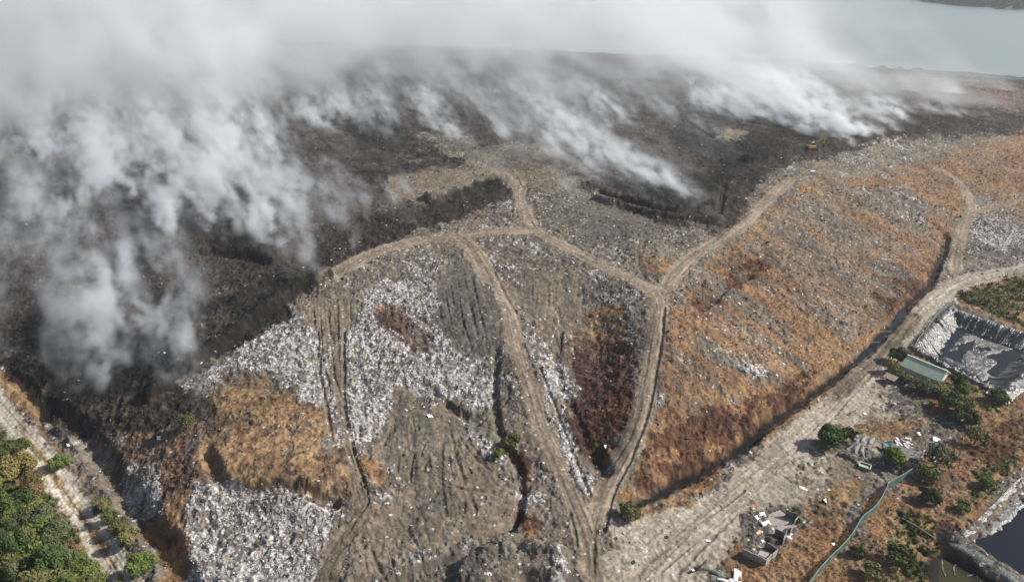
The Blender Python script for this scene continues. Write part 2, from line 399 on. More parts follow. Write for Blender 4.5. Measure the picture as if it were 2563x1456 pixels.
ROADS = [
 ('road', 4.6, "1490 1500;1470 1350;1430 1240;1390 1150;1350 1050;1320 950;1290 850;1265 760;1230 690;1190 625;1150 592"),
 ('road', 5.2, "1480 1340;1500 1260;1540 1170;1590 1080;1620 960;1635 860;1650 790;1640 740;1580 700;1500 660;1420 620;1345 578;1320 540;1300 490;1310 455"),
 ('road', 5.0, "1650 745;1690 680;1750 630;1850 570;1920 500;1980 450"),
 ('road', 7.0, "800 716;835 690;880 662;950 628;1040 603;1150 590;1230 580;1345 577"),
 ('road', 6.0, "1160 590;1190 640;1225 700"),
 ('tan', 3.4, "824 735;830 780;835 830"),
 ('tan', 1.6, "835 830;843 900;852 1000;870 1110;885 1180"),
 ('tan', 3.6, "880 1150;900 1230;912 1290;860 1350;820 1420;810 1500"),
 ('tan', 5.0, "1300 470;1360 455;1420 440;1500 425"),
 ('tan', 5.0, "1290 460;1240 420;1200 400;1140 390"),
 ('tan', 2.2, "1220 650;1350 662;1480 672"),
 ('tan', 2.2, "1640 575;1605 610;1600 660;1610 690"),
 ('road', 4.2, "2390 695;2395 640;2410 570;2430 520;2420 485;2380 440;2340 420"),
 ('road', 3.4, "2425 535;2500 515;2562 497;2700 470"),
 ('tan', 3.0, "1990 450;2060 420;2160 440;2230 400"),
 ('gravel', 7.0, "1560 1560;1610 1440;1700 1345;1800 1262;1900 1182;2000 1092;2100 1002;2200 907;2290 803;2370 728;2440 697;2562 673;2720 645"),
 ('wet', 1.7, "1560 1268;1640 1232;1700 1202;1780 1162;1860 1112;1940 1042;2020 990;2080 945;2150 890;2200 842;2240 802;2265 766;2290 740;2330 700;2358 630"),
 ('pale', 4.6, "-120 860;0 1020;60 1090;110 1150;160 1220;220 1310;270 1390;310 1460;350 1560"),
 ('straw', .9, "40 1058;100 1135;150 1210;210 1297;260 1374;300 1445;340 1540"),
 ('tan', 5.0, "2070 1010;2160 930;2230 860;2290 790"),
 ('road', 2.6, "1640 152;1950 168;2300 194;2562 213;3000 255"),
]
# depth change m | half width m | line
CUTS = [
 (-1.3, 2.0, "1560 1268;1640 1232;1700 1202;1780 1162;1860 1112;1940 1042;2020 990;2080 945;2150 890;2200 842;2240 802;2265 766;2290 740;2330 700;2358 630;2365 590"),
 (-1.1, 1.2, "1243 870;1240 940;1240 1010;1250 1080;1270 1120;1300 1180;1302 1260;1280 1320"),
 (-1.6, 1.3, "960 1480;1080 1412;1180 1382;1240 1342;1300 1292"),
 (-.7, 1.4, "1400 830;1393 920;1420 1000;1445 1050;1470 1110"),
 (-1.3, 2.0, "1495 1130;1500 1165;1510 1180"),
 (-1.5, 1.8, "520 1130;545 1195;590 1222;650 1228;740 1216;790 1240;830 1258"),
 (-2.3, 3.0, "110 1010;190 1065;260 1145;320 1235;380 1315;430 1400;470 1480"),
 (-1.6, 2.0, "0 935;50 955;95 1010;110 1060;170 1130"),
 (2.6, 3.0, "385 985;440 945;500 900;570 850;640 795;735 735;825 702"),
 (1.6, 3.4, "690 655;740 612;770 597"),
 (2.8, 5.0, "1080 500;1150 478;1210 460;1262 455"),
 (-.8, 1.6, "1812 465;1805 500;1798 540"),
 (-.45, .6, "1662 770;1655 850;1640 930;1622 1030;1585 1130;1535 1230;1510 1330"),
 (-.4, .6, "1350 920;1400 1050;1440 1150;1475 1240"),
 (-.3, .7, "1235 680;1265 740;1300 800"),
 (-0.3, .6, "795 830;800 930;815 1010;830 1100"),
 (-0.35, .6, "862 830;860 930;862 1010;880 1100;905 1200"),
 (-1.2, 1.4, "1740 780;1770 760;1830 710;1880 690"),
 (2.2, 5.0, "1880 400;1960 385;2020 372;2100 360;2250 345;2350 335"),
 (-2.0, 3.5, "340 630;450 628;560 632;650 650"),
 (1.6, 3.0, "1500 500;1600 530;1700 548;1790 550"),
 (-2.2, 3.0, "1500 480;1600 508;1700 525;1750 510"),
 (2.0, 3.0, "1215 1390;1260 1370"), (1.8, 2.5, "1330 1380;1390 1390"), (2.2, 4.0, "1180 1440;1290 1420;1380 1430"),
 (-.6, 1.2, "1060 960;1100 990;1140 1030"), (-.8, 1.5, "1120 1010;1160 1040;1190 1060"),
 (1.2, 3.0, "600 745;680 705;760 700;820 705"),
]
# drag and track marks: class that shows in the stripes | direction (two photo points) | spacing m | depth m | area
STRIPES = [
 ('waste', "1900 640;2100 760", 5.0, .30, "1690 760;1850 620;1960 520;2080 450;2240 520;2330 600;2260 740;2100 890;1960 960;1760 880"),
 ('tan', "970 480;1150 440", 3.4, .28, "960 470;1000 445;1080 425;1150 420;1200 445;1190 455;1080 500;990 500"),
 ('smooth', "1080 1040;1130 1280", 2.2, .22, "1040 1040;1140 1045;1180 1100;1220 1180;1200 1300;1060 1290;1010 1200"),
 ('smooth', "1010 1000;990 1200", 2.0, .22, "985 1000;1030 990;1060 1040;1040 1180;960 1160;960 1090"),
 ('smooth', "1390 690;1385 790", 2.4, .20, "1290 680;1400 680;1460 700;1450 760;1390 800;1330 790;1290 730"),
 ('smooth', "1150 690;1200 880", 2.0, .16, "1090 730;1100 680;1160 650;1200 670;1240 740;1270 830;1260 880;1200 890;1140 880;1105 820"),
 ('waste', "1000 1320;960 1450", 2.6, .16, "900 1310;1200 1300;1180 1360;1060 1440;900 1500;830 1456"),
 ('tan', "830 740;840 1000", 2.0, .22, "750 800;830 730;880 720;895 780;885 900;865 1010;885 1100;845 1190;825 1100;800 1000;785 900"),
 ('waste', "1470 780;1590 790", 2.2, .20, "1460 800;1500 755;1570 785;1595 812;1470 812"),
 ('green', "2420 740;2560 800", 3.0, .25, "2390 720;2562 672;2700 650;2700 860;2562 835;2400 775"),
 ('waste', "1400 540;1600 580", 3.0, .14, "1370 510;1500 500;1600 545;1850 570;1700 680;1600 690;1480 620;1400 560"),
 ('black', "450 560;640 590", 6.0, .8, "250 430;450 440;620 560;740 600;650 640;400 600;200 560"),
]
_rl = [(c, w, dense(line_xy(s), 2.0)) for c, w, s in ROADS]
_cl = [(d, w, dense(line_xy(s), 2.0)) for d, w, s in CUTS]
_tr = [dense(np.stack(drop(*np.asarray(q, float).T)[:2], 1), 1.5) for q in TRACKS]
_st = []
for _c, _d, _sp, _dep, _a in STRIPES:
    _m = np.zeros((_mh, _mw), np.float32)
    fill(_m, pts(_a), 1.0)
    _dd = line_xy(_d); _t = _dd[1] - _dd[0]; _t = _t / np.hypot(*_t)
    _st.append((_c, _t, _sp, _dep, box(_m, 5)))

# lined ponds (rims on the ground plane, metres)
def rim(s): return line_xy(s)
POND_A = rim("2378 777;2640 868;2500 985;2288 873")
POND_B = rim("2405 1340;2440 1312;2500 1252;2562 1192;2760 1010;3100 1250;2800 1570;2562 1440;2470 1385")
POND_C = rim("2335 1372;2372 1376;2470 1428;2562 1482;2640 1540;2560 1640;2325 1640;2332 1420")

_q = line_xy("1900 640;2100 760"); SLOPE_T = (_q[1] - _q[0]) / np.hypot(*(_q[1] - _q[0]))
def inside_dist(x, y, P):
    """signed distance to a convex-ish polygon, positive inside"""
    n = len(P); d = np.full(x.shape, 1e9); ins = np.zeros(x.shape, bool)
    for i in range(n):
        a, b = P[i], P[(i + 1) % n]
        e = b - a
        t = np.clip(((x - a[0]) * e[0] + (y - a[1]) * e[1]) / (e @ e), 0, 1)
        d = np.minimum(d, np.hypot(x - a[0] - t * e[0], y - a[1] - t * e[1]))
        c = (a[1] > y) != (b[1] > y)
        ins ^= c & (x < (b[0] - a[0]) * (y - a[1]) / (b[1] - a[1] + 1e-12) + a[0])
    return np.where(ins, d, -d)

def shape(x, y):
    """macro height with ditches, banks and basins: what things stand on"""
    x = np.asarray(x, float).ravel(); y = np.asarray(y, float).ravel()
    z = macro(x, y)
    for dz, hw, L in _cl:
        i, d, _, run = line_dist(x, y, L, hw * 2.2)
        if i.size:
            wob = 1 + .5 * (vnoise(x[i] / 3.0, y[i] / 3.0, 91) - .5)
            z[i] += dz * 1.25 * np.exp(-(d / (hw * .82 * wob)) ** 4 * .8)
    for P, dep, sl in ((POND_A, 3.8, 7.0), (POND_B, 2.6, 4.0), (POND_C, 2.6, 3.5)):
        c = P.mean(0); r = np.abs(P - c).max() + 10
        m = (np.abs(x - c[0]) < r) & (np.abs(y - c[1]) < r)
        if m.any():
            q = inside_dist(x[m], y[m], P)
            zz = z[m]
            z[m] = zz - dep * smooth(-1.0, sl, q)
    return z

def weights(x, y, z):
    """class weights, stripes and roads at ground points"""
    u, v = project(x, y, z)
    near = np.clip(170.0 / np.maximum(y, 60), .15, 1.2)
    ju = (fbm(x / 9, y / 9, 5, 3) - .5) * 78 * near
    jv = (fbm(x / 9, y / 9, 6, 3) - .5) * 50 * near
    gu = (u + ju - MU0) * MS; gv = (v + jv - MV0) * MS
    W = np.zeros((len(KEYS), x.size), np.float32)
    for i, w in enumerate(_W):
        k = bilerp(w, gu, gv).astype(np.float32)
        idx = np.nonzero((k > .03) & (k < .97))[0]
        k[k <= .03] = 0
        xx, yy = x[idx], y[idx]
        nz = (vnoise(xx / 3.2 + 31 * i, yy / 3.2, 400 + i) - .5) * .75 + (vnoise(xx / .9, yy / .9 + 17 * i, 430 + i) - .5) * .8
        k[idx] = np.clip(k[idx] + nz * np.minimum(1, 3.5 * k[idx] * (1 - k[idx]) + .15), .001, 1.2) ** 4
        W[i] = k
    W /= W.sum(0) + 1e-6
    # patches of a second material inside each area
    pn = fbm(x / 8.0, y / 8.0, 450, 4, .62); pf = vnoise(x / .8, y / .8, 451)
    for a_, b_, amt, sc in PATCH:
        i, j = KI[a_], KI[b_]
        idx = np.nonzero(W[i] > .05)[0]
        if not idx.size: continue
        if a_ == 'slope':                                # streaks that run down the slope
            al = x[idx] * SLOPE_T[0] + y[idx] * SLOPE_T[1]; ac = -x[idx] * SLOPE_T[1] + y[idx] * SLOPE_T[0]
            ac = ac + (vnoise(al / 18, ac / 18, 33) - .5) * 5
            q = fbm(al / (sc * 3.6) + 5.1 * j, ac / (sc * .62), 460 + j, 4, .62) * .86 + pf[idx] * .14
        else:
            q = fbm(x[idx] / sc + 5.1 * j, y[idx] / sc, 460 + j, 4, .65) * .8 + pf[idx] * .2
        f = smooth(-.035, .035, amt - q) * .9
        W[j, idx] += W[i, idx] * f; W[i, idx] *= 1 - f
    dzs = np.zeros(x.size, np.float32)
    n1 = vnoise(x / 3.0, y / 3.0, 55)
    gu2 = (u - MU0) * MS; gv2 = (v - MV0) * MS
    for c, t, sp, dep, m in _st:
        k = bilerp(m, gu2, gv2)
        idx = np.nonzero(k > .02)[0]
        if not idx.size: continue
        k = k[idx]
        xx, yy = x[idx], y[idx]
        al = xx * t[0] + yy * t[1]; ac = -xx * t[1] + yy * t[0]
        ac = ac + (vnoise(xx / 14, yy / 14, 31) - .5) * 5
        s = fbm(ac / sp, al / (sp * 9), 77, 3, .6)
        f = smooth(.47, .60, s) * k
        i = KI[c]
        W[:, idx] *= (1 - .85 * f); W[i, idx] += .85 * f
        dzs[idx] += (s - .5) * 2 * dep * k
    shade = np.ones(x.size, np.float32)
    for c, w, L in _rl:
        idx, d, side, run = line_dist(x, y, L, w + 3)
        if not idx.size: continue
        xx, yy = x[idx], y[idx]
        e = w / 2 * (1 + .7 * (fbm(xx / 5, yy / 5, 21, 3) - .5)) + (n1[idx] - .5) * .8 + (vnoise(xx / .9, yy / .9, 22) - .5) * .9
        e = e * (.25 + .75 * smooth(0, 9, run))
        f = (1 - smooth(e - .5, e + .9, d)) * smooth(-1, 5, run + (vnoise(xx / 1.5, yy / 1.5, 23) - .5) * 5)
        i = KI[c]
        W[:, idx] *= (1 - f); W[i, idx] += f
        st = fbm(side / .8 + 40, run / 18, 63, 3, .6)
        st2 = vnoise(side / 2.2 + 9, run / 30, 64)
        shade[idx] *= 1 + f * ((st - .5) * .75 + (st2 - .5) * .45)
        wd = side + (vnoise(run / 12, np.zeros(run.size), 65) - .5) * 1.2
        rut = np.exp(-((np.abs(wd) - .95) / .28) ** 2) + .6 * np.exp(-((np.abs(wd - .7) - .9) / .22) ** 2)
        shade[idx] *= 1 - f * rut * .16
        dzs[idx] += f * ((st - .5) * .22 - .10 * rut)
    return W, dzs, shade

PATCH = [('orange', 'slope', .46, 6.0), ('slope', 'orange', .53, 5.0), ('slope', 'trash', .20, 6.0), ('slope', 'waste', .38, 5.0), ('brown', 'black', .44, 9.0), ('brown', 'soil', .31, 5.0), ('brown', 'smooth', .33, 7.0), ('trash', 'waste', .40, 4.0), ('trash', 'soil', .30, 3.0), ('waste', 'tan', .42, 7.0), ('waste', 'trash', .38, 5.0),
         ('straw', 'soil', .42, 4.0), ('gravel', 'tan', .42, 8.0), ('soil', 'waste', .40, 4.0), ('soil', 'orange', .36, 5.0), ('green', 'straw', .46, 5.0), ('rawash', 'brown', .46, 6.0), ('red', 'orange', .42, 5.0), ('maroon', 'soil', .38, 4.0),
         ('tan', 'waste', .40, 5.0), ('smooth', 'waste', .36, 4.0), ('black', 'rawash', .34, 6.0), ('orange', 'red', .30, 7.0)]
PAR = {k: np.array([CLS[q][j] for q in KEYS], np.float32) for k, j in (('grain', 2), ('fine', 3), ('lump', 4), ('lit', 5))}
CA = np.array([lin(CLS[q][0]) for q in KEYS], np.float32)
CB = np.array([lin(CLS[q][1]) for q in KEYS], np.float32)

def ground_full(x, y, res, tracks=False):
    """height, colour and litter share of the ground; res = spacing of the mesh there (m)"""
    z = shape(x, y)
    W, dzs, shade = weights(x, y, z)
    fine = PAR['fine'] @ W; lump = PAR['lump'] @ W; lit = PAR['lit'] @ W
    calm = 1 - .9 * np.clip(W[KI['road']] + W[KI['gravel']] + W[KI['pale']], 0, 1)
    big = fbm(x / 7.5, y / 7.5, 2, 4, .55)
    bill = np.abs(fbm(x / 3.1, y / 3.1, 3, 3) - .5) * 2
    f1 = vnoise(x / .9, y / .9, 14); f2 = vnoise(x / .45, y / .45, 15); f3 = vnoise(x / 1.7, y / 1.7, 16)
    far = np.clip(res / .6, 1, 1.15)
    ry = np.maximum(res, .15) * 3; k1 = np.clip(1.5 / ry, .3, 1); k2 = np.clip(.8 / ry, .15, 1)
    rut_tone = np.ones(x.size, np.float32)
    if tracks:                                           # ruts pressed into the surface, their floors darkened in colour, low ridges beside them
        for j, L in enumerate(_tr):
            i, d, side, run = line_dist(x, y, L + .35, 2.6)
            if not i.size: continue
            w = .20 + .07 * (j % 3)
            on = (.25 + .75 * smooth(.25, .55, vnoise(run / 9.0, np.full(i.size, j * 3.3), 95))) * smooth(0, 6, run)
            off = d + (vnoise(x[i] / 1.5, y[i] / 1.5, 96) - .5) * .5
            g = np.exp(-(off / w) ** 2) * on; e = np.exp(-((off - 2.2 * w) / (.9 * w)) ** 2) * on
            z[i] += -.30 * g + .07 * e
            rut_tone[i] *= 1 - .30 * g
    z = z + dzs + calm * lump * ((big - .5) * 2.4 + (.35 - bill) * 1.2) + far * fine * ((f3 - .5) * 1.8 + (f1 - .5) * 2.0 * k1 + (f2 - .5) * 1.5 * k2)
    mix = fbm(x / 6.0, y / 6.0, 41, 4, .6) * .6 + vnoise(x / 1.2, y / 1.2, 42) * .4
    mix = smooth(.32, .68, mix)
    col = (CA.T @ W) * mix + (CB.T @ W) * (1 - mix)
    grain = 1 + (vnoise(x / .6, y / .6, 43) - .5) * .55 + (fbm(x / 22, y / 22, 44, 3) - .5) * .5
    col = col * grain * shade * rut_tone
    return z, col, lit, W

def to_mesh(name, verts, faces, smooth_on=True):
    """verts (n,3), faces (m,k) -> mesh"""
    me = bpy.data.meshes.new(name)
    verts = np.ascontiguousarray(verts, np.float32); faces = np.ascontiguousarray(faces, np.int32)
    me.vertices.add(len(verts)); me.vertices.foreach_set("co", verts.ravel())
    k = faces.shape[1]
    me.loops.add(faces.size); me.loops.foreach_set("vertex_index", faces.ravel())
    me.polygons.add(len(faces))
    me.polygons.foreach_set("loop_start", np.arange(0, faces.size, k, dtype=np.int32))
    me.polygons.foreach_set("loop_total", np.full(len(faces), k, np.int32))
    me.polygons.foreach_set("use_smooth", np.full(len(faces), smooth_on, bool))
    me.update(calc_edges=True)
    return me

def col_attr(me, col, name="Col"):
    a = me.color_attributes.new(name, 'FLOAT_COLOR', 'POINT')
    c = np.ones((len(me.vertices), 4), np.float32); c[:, :col.shape[1]] = col
    a.data.foreach_set("color", c.ravel())

def flt_attr(me, v, name):
    a = me.attributes.new(name, 'FLOAT', 'POINT')
    a.data.foreach_set("value", np.ascontiguousarray(v, np.float32))

def link(name, me, mat=None, parent=None, **props):
    o = bpy.data.objects.new(name, me)
    COL.objects.link(o)
    if mat is not None and me is not None and hasattr(me, 'materials') and not me.materials: me.materials.append(mat)
    if parent is not None: o.parent = parent
    for k, v in props.items(): o[k] = v
    return o

# ------------------------------------------------------------------ materials
def new_mat(name):
    m = bpy.data.materials.new(name); m.use_nodes = True
    return m, m.node_tree.nodes, m.node_tree.links, m.node_tree.nodes["Principled BSDF"]

def mat_ground():
    m, n, l, p = new_mat("ground_material")
    at_ = n.new("ShaderNodeAttribute"); at_.attribute_name = "Col"
    lt = n.new("ShaderNodeAttribute"); lt.attribute_name = "litter"
    geo = n.new("ShaderNodeNewGeometry")
    vor = n.new("ShaderNodeTexVoronoi"); vor.inputs["Scale"].default_value = 1.9; vor.inputs["Randomness"].default_value = 1
    l.new(geo.outputs["Position"], vor.inputs["Vector"])
    sep = n.new("ShaderNodeSeparateColor"); l.new(vor.outputs["Color"], sep.inputs[0])
    ramp = n.new("ShaderNodeValToRGB"); ramp.color_ramp.interpolation = 'CONSTANT'
    el = ramp.color_ramp.elements
    cols = [(0, (.58, .57, .555)), (.26, (.42, .41, .40)), (.46, (.24, .23, .22)), (.54, (.50, .45, .42)), (.66, (.13, .125, .12)), (.74, (.44, .44, .44)),
            (.80, (.66, .65, .63)), (.88, (.26, .22, .19)), (.972, (.20, .27, .38)), (.98, (.36, .22, .18)), (.986, (.62, .60, .58))]
    el[0].position = 0; el[0].color = (*cols[0][1], 1)
    el[1].position = cols[1][0]; el[1].color = (*cols[1][1], 1)
    for q, c in cols[2:]:
        e = el.new(q); e.color = (*c, 1)
    l.new(sep.outputs[1], ramp.inputs[0])
    less = n.new("ShaderNodeMath"); less.operation = 'LESS_THAN'
    l.new(sep.outputs[0], less.inputs[0]); l.new(lt.outputs["Fac"], less.inputs[1])
    mix = n.new("ShaderNodeMix"); mix.data_type = 'RGBA'
    fade = n.new('ShaderNodeMath'); fade.operation = 'MULTIPLY'; fade.inputs[1].default_value = .8
    l.new(less.outputs[0], fade.inputs[0]); l.new(fade.outputs[0], mix.inputs[0]); l.new(at_.outputs["Color"], mix.inputs[6]); l.new(ramp.outputs[0], mix.inputs[7])
    noi = n.new("ShaderNodeTexNoise"); noi.inputs["Scale"].default_value = 1.3; noi.inputs["Detail"].default_value = 5; noi.inputs["Roughness"].default_value = .75
    l.new(geo.outputs["Position"], noi.inputs["Vector"])
    mr = n.new("ShaderNodeMapRange"); mr.inputs[1].default_value = .3; mr.inputs[2].default_value = .7; mr.inputs[3].default_value = .62; mr.inputs[4].default_value = 1.38
    l.new(noi.outputs["Fac"], mr.inputs[0])
    mul = n.new("ShaderNodeMix"); mul.data_type = 'RGBA'; mul.blend_type = 'MULTIPLY'; mul.inputs[0].default_value = 1
    l.new(mix.outputs[2], mul.inputs[6]); l.new(mr.outputs[0], mul.inputs[7])
    l.new(mul.outputs[2], p.inputs["Base Color"])
    p.inputs["Roughness"].default_value = .95; p.inputs["Specular IOR Level"].default_value = .12
    bmp = n.new("ShaderNodeBump"); bmp.inputs["Strength"].default_value = .5; bmp.inputs["Distance"].default_value = .25
    l.new(noi.outputs["Fac"], bmp.inputs["Height"]); l.new(bmp.outputs[0], p.inputs["Normal"])
    return m
M_GROUND = mat_ground()

# ------------------------------------------------------------------ the ground: one sheet, finest where it is nearest
DU = 2.0
_us = np.arange(-160, 2722.1, DU)
_ext = np.cumsum(DU * 1.12 ** np.arange(1, 38))
_us = np.concatenate([(_us[0] - _ext)[::-1], _us, _us[-1] + _ext])
_vs = np.concatenate([np.arange(1640, 60, -DU), np.linspace(60, -60, 25)])
_py = at(np.full(_vs.size, CX), _vs, 8.0)[1]
_dep = _py * CP + (CAM_H - 8.0) * SP
NU, NV = _us.size, _vs.size
GXX = ((_us[None, :] - CX) / FPX * _dep[:, None]).ravel()
GYY = np.repeat(_py, NU)
RES = np.repeat(_dep * DU / FPX, NU)
GZZ, GCOL, GLIT, GW = ground_full(GXX, GYY, RES, True)
_gi = np.arange(NU * NV).reshape(NV, NU)
GF = np.stack([_gi[:-1, :-1], _gi[:-1, 1:], _gi[1:, 1:], _gi[1:, :-1]], -1).reshape(-1, 4)
_dom = GW.argmax(0)
_part = np.zeros(len(KEYS), int)
for _k in ('road', 'tan'): _part[KI[_k]] = 1
_part[KI['gravel']] = _part[KI['pale']] = 2
for _k in ('black', 'rawash', 'brown'): _part[KI[_k]] = 3
for _k in ('orange', 'red', 'straw', 'maroon'): _part[KI[_k]] = 4
_part[KI['green']] = 5
for _k in ('trash',): _part[KI[_k]] = 6
_fp = _part[_dom[GF[:, 0]]]
GV = np.stack([GXX, GYY, GZZ], 1)
for _i, (_nm, _kind) in enumerate([('ground', 'structure'), ('dirt_road', 'structure'), ('gravel_road', 'structure'), ('burnt_ground', 'structure'),
                                   ('dry_grass_ground', 'structure'), ('green_ground', 'structure'), ('waste_ground', 'structure')]):
    _f = GF[_fp == _i]
    _used = np.zeros(len(GV), bool); _used[_f.ravel()] = True
    _re = np.cumsum(_used) - 1
    _me = to_mesh(_nm, GV[_used], _re[_f])
    col_attr(_me, GCOL.T[_used] if GCOL.shape[0] == 3 else GCOL[_used])
    flt_attr(_me, GLIT[_used], "litter")
    link(_nm, _me, M_GROUND, kind=_kind)

def ground_z(x, y):
    """height of the ground sheet with its relief"""
    x = np.atleast_1d(np.asarray(x, float)); y = np.atleast_1d(np.asarray(y, float))
    return ground_full(x, y, np.full(x.shape, .3))[0]
# ------------------------------------------------------------------ builders for separate things
class MB:
    """collects shapes into one mesh object"""
    def __init__(s): s.v = []; s.f = []
    def add(s, vs, fs):
        o = len(s.v); s.v += [tuple(map(float, p)) for p in vs]; s.f += [tuple(i + o for i in f) for f in fs]; return s
    def box(s, c, d, rz=0.0, M=None, taper=1.0):
        hx, hy, hz = d[0] / 2, d[1] / 2, d[2] / 2
        vs = [Vector((x * (taper if z > 0 else 1), y * (taper if z > 0 else 1), z)) for z in (-hz, hz) for x, y in ((-hx, -hy), (hx, -hy), (hx, hy), (-hx, hy))]
        R = M or Matrix.Rotation(rz, 3, 'Z')
        vs = [R @ q + Vector(c) for q in vs]
        return s.add(vs, [(3, 2, 1, 0), (4, 5, 6, 7), (0, 1, 5, 4), (1, 2, 6, 5), (2, 3, 7, 6), (3, 0, 4, 7)])
    def tube(s, p, q, r, r2=None, n=7):
        p, q = Vector(p), Vector(q); r2 = r if r2 is None else r2
        d = (q - p).normalized(); a = d.orthogonal().normalized(); b = d.cross(a)
        vs = []
        for c, rr in ((p, r), (q, r2)):
            for k in range(n):
                t = 2 * math.pi * k / n; vs.append(c + a * (math.cos(t) * rr) + b * (math.sin(t) * rr))
        fs = [(k, (k + 1) % n, n + (k + 1) % n, n + k) for k in range(n)] + [tuple(range(n))[::-1], tuple(range(n, 2 * n))]
        return s.add(vs, fs)
    def prism(s, prof, w, M):
        """profile (x, z) pushed out along y by width w, then moved by matrix M"""
        n = len(prof)
        vs = [M @ Vector((x, y, z)) for y in (-w / 2, w / 2) for x, z in prof]
        fs = [tuple(range(n)), tuple(range(2 * n - 1, n - 1, -1))] + [(k + n, (k + 1) % n + n, (k + 1) % n, k) for k in range(n)]
        return s.add(vs, fs)
    def sheet(s, P, nx, ny, fn, th=.03):
        """a thin solid sheet: P four corners, fn(s, t) -> offset along z"""
        P = [Vector(q) for q in P]
        top = []
        for j in range(ny + 1):
            for i in range(nx + 1):
                a, b = i / nx, j / ny
                q = (P[0] * (1 - a) + P[1] * a) * (1 - b) + (P[3] * (1 - a) + P[2] * a) * b
                q = q + Vector((0, 0, fn(a, b))); top.append(q)
        n = len(top); vs = top + [q - Vector((0, 0, th)) for q in top]
        w = nx + 1; fs = []
        for j in range(ny):
            for i in range(nx):
                k = j * w + i
                fs += [(k, k + 1, k + w + 1, k + w), (n + k + w, n + k + w + 1, n + k + 1, n + k)]
        for i in range(nx):
            k = ny * w + i
            fs += [(i + 1, i, n + i, n + i + 1), (k, k + 1, n + k + 1, n + k)]
        for j in range(ny):
            k = j * w
            fs += [(k, k + w, n + k + w, n + k), (k + w + nx, k + nx, n + k + nx, n + k + w + nx)]
        return s.add(vs, fs)
    def build(s, name, mat, parent=None, bevel=0.0, smooth_on=False):
        me = bpy.data.meshes.new(name); me.from_pydata(s.v, [], s.f)
        if bevel > 0:
            b = bmesh.new(); b.from_mesh(me)
            bmesh.ops.bevel(b, geom=[e for e in b.edges if e.calc_face_angle(0) > .5], offset=bevel, segments=1, affect='EDGES')
            b.to_mesh(me); b.free()
        bm = bmesh.new(); bm.from_mesh(me); bmesh.ops.recalc_face_normals(bm, faces=bm.faces); bm.to_mesh(me); bm.free()
        if smooth_on: me.polygons.foreach_set("use_smooth", [True] * len(me.polygons))
        me.update()
        return link(name, me, mat, parent)

def thing(name, loc, label, cat, group=None, rz=0.0):
    o = bpy.data.objects.new(name, None); COL.objects.link(o)
    o.empty_display_size = .3
    o.location = loc; o.rotation_euler = (0, 0, rz)
    return tag(o, label, cat, group)

def tag(o, label, cat, group=None):
    o['label'] = label; o['category'] = cat
    if group: o['group'] = group
    return o

def dup(root, loc, rz=None, label=None, scale=None):
    r = root.copy(); COL.objects.link(r); r.location = loc
    if rz is not None: r.rotation_euler = (0, 0, rz)
    if scale is not None: r.scale = scale
    if label: r['label'] = label
    for ch in list(root.children):
        c = ch.copy(); COL.objects.link(c); c.parent = r
        for g in list(ch.children):
            d = g.copy(); COL.objects.link(d); d.parent = c
    return r

def surf(name, col, rough=.8, var=.25, scale=3.0, col2=None, metal=0.0, alpha=None, spec=.3, bump=0.0, seeded=False):
    m, n, l, p = new_mat(name)
    geo = n.new("ShaderNodeTexCoord")
    noi = n.new("ShaderNodeTexNoise"); noi.inputs["Scale"].default_value = scale; noi.inputs["Detail"].default_value = 6; noi.inputs["Roughness"].default_value = .7
    l.new(geo.outputs["Object"], noi.inputs["Vector"])
    r = n.new("ShaderNodeMapRange"); r.inputs[1].default_value = .35; r.inputs[2].default_value = .65
    l.new(noi.outputs["Fac"], r.inputs[0])
    mix = n.new("ShaderNodeMix"); mix.data_type = 'RGBA'
    c2 = col2 or tuple(c * (1 - var) for c in col)
    c1 = col if col2 else tuple(min(1, c * (1 + var * .6)) for c in col)
    mix.inputs[6].default_value = (*c1, 1); mix.inputs[7].default_value = (*c2, 1)
    l.new(r.outputs[0], mix.inputs[0])
    last = mix.outputs[2]
    if seeded:
        oi = n.new("ShaderNodeObjectInfo")
        mr = n.new("ShaderNodeMapRange"); mr.inputs[3].default_value = .7; mr.inputs[4].default_value = 1.3
        l.new(oi.outputs["Random"], mr.inputs[0])
        mu = n.new("ShaderNodeMix"); mu.data_type = 'RGBA'; mu.blend_type = 'MULTIPLY'; mu.inputs[0].default_value = 1
        l.new(last, mu.inputs[6]); l.new(mr.outputs[0], mu.inputs[7]); last = mu.outputs[2]
    l.new(last, p.inputs["Base Color"])
    p.inputs["Roughness"].default_value = rough; p.inputs["Metallic"].default_value = metal
    p.inputs["Specular IOR Level"].default_value = spec
    if alpha is not None: p.inputs["Alpha"].default_value = alpha
    if bump:
        b = n.new("ShaderNodeBump"); b.inputs["Strength"].default_value = bump; b.inputs["Distance"].default_value = .05
        l.new(noi.outputs["Fac"], b.inputs["Height"]); l.new(b.outputs[0], p.inputs["Normal"])
    return m

def P3(u, v, z):
    x, y = at(u, v, z); return Vector((float(x), float(y), float(z)))
def G3(u, v, dz=0.0):
    """point on the ground under photo point (u, v)"""
    x, y, z = drop([u], [v], shape)
    return Vector((x[0], y[0], float(ground_z(x, y)[0]) + dz))
def K(s):
    """3840-wide photo coordinates to the 2562 grid used here"""
    return pts(s) * .66719
# ------------------------------------------------------------------ loose litter, clods and grass: nobody could count them
def mat_attr(name, rough=.85, trans=0.0):
    m, n, l, p = new_mat(name)
    a = n.new("ShaderNodeAttribute"); a.attribute_name = "Col"
    l.new(a.outputs["Color"], p.inputs["Base Color"])
    p.inputs["Roughness"].default_value = rough; p.inputs["Specular IOR Level"].default_value = .15
    return m
M_BITS = mat_attr("loose_waste_material", .7)
M_GRASS = mat_attr("grass_material", .9)

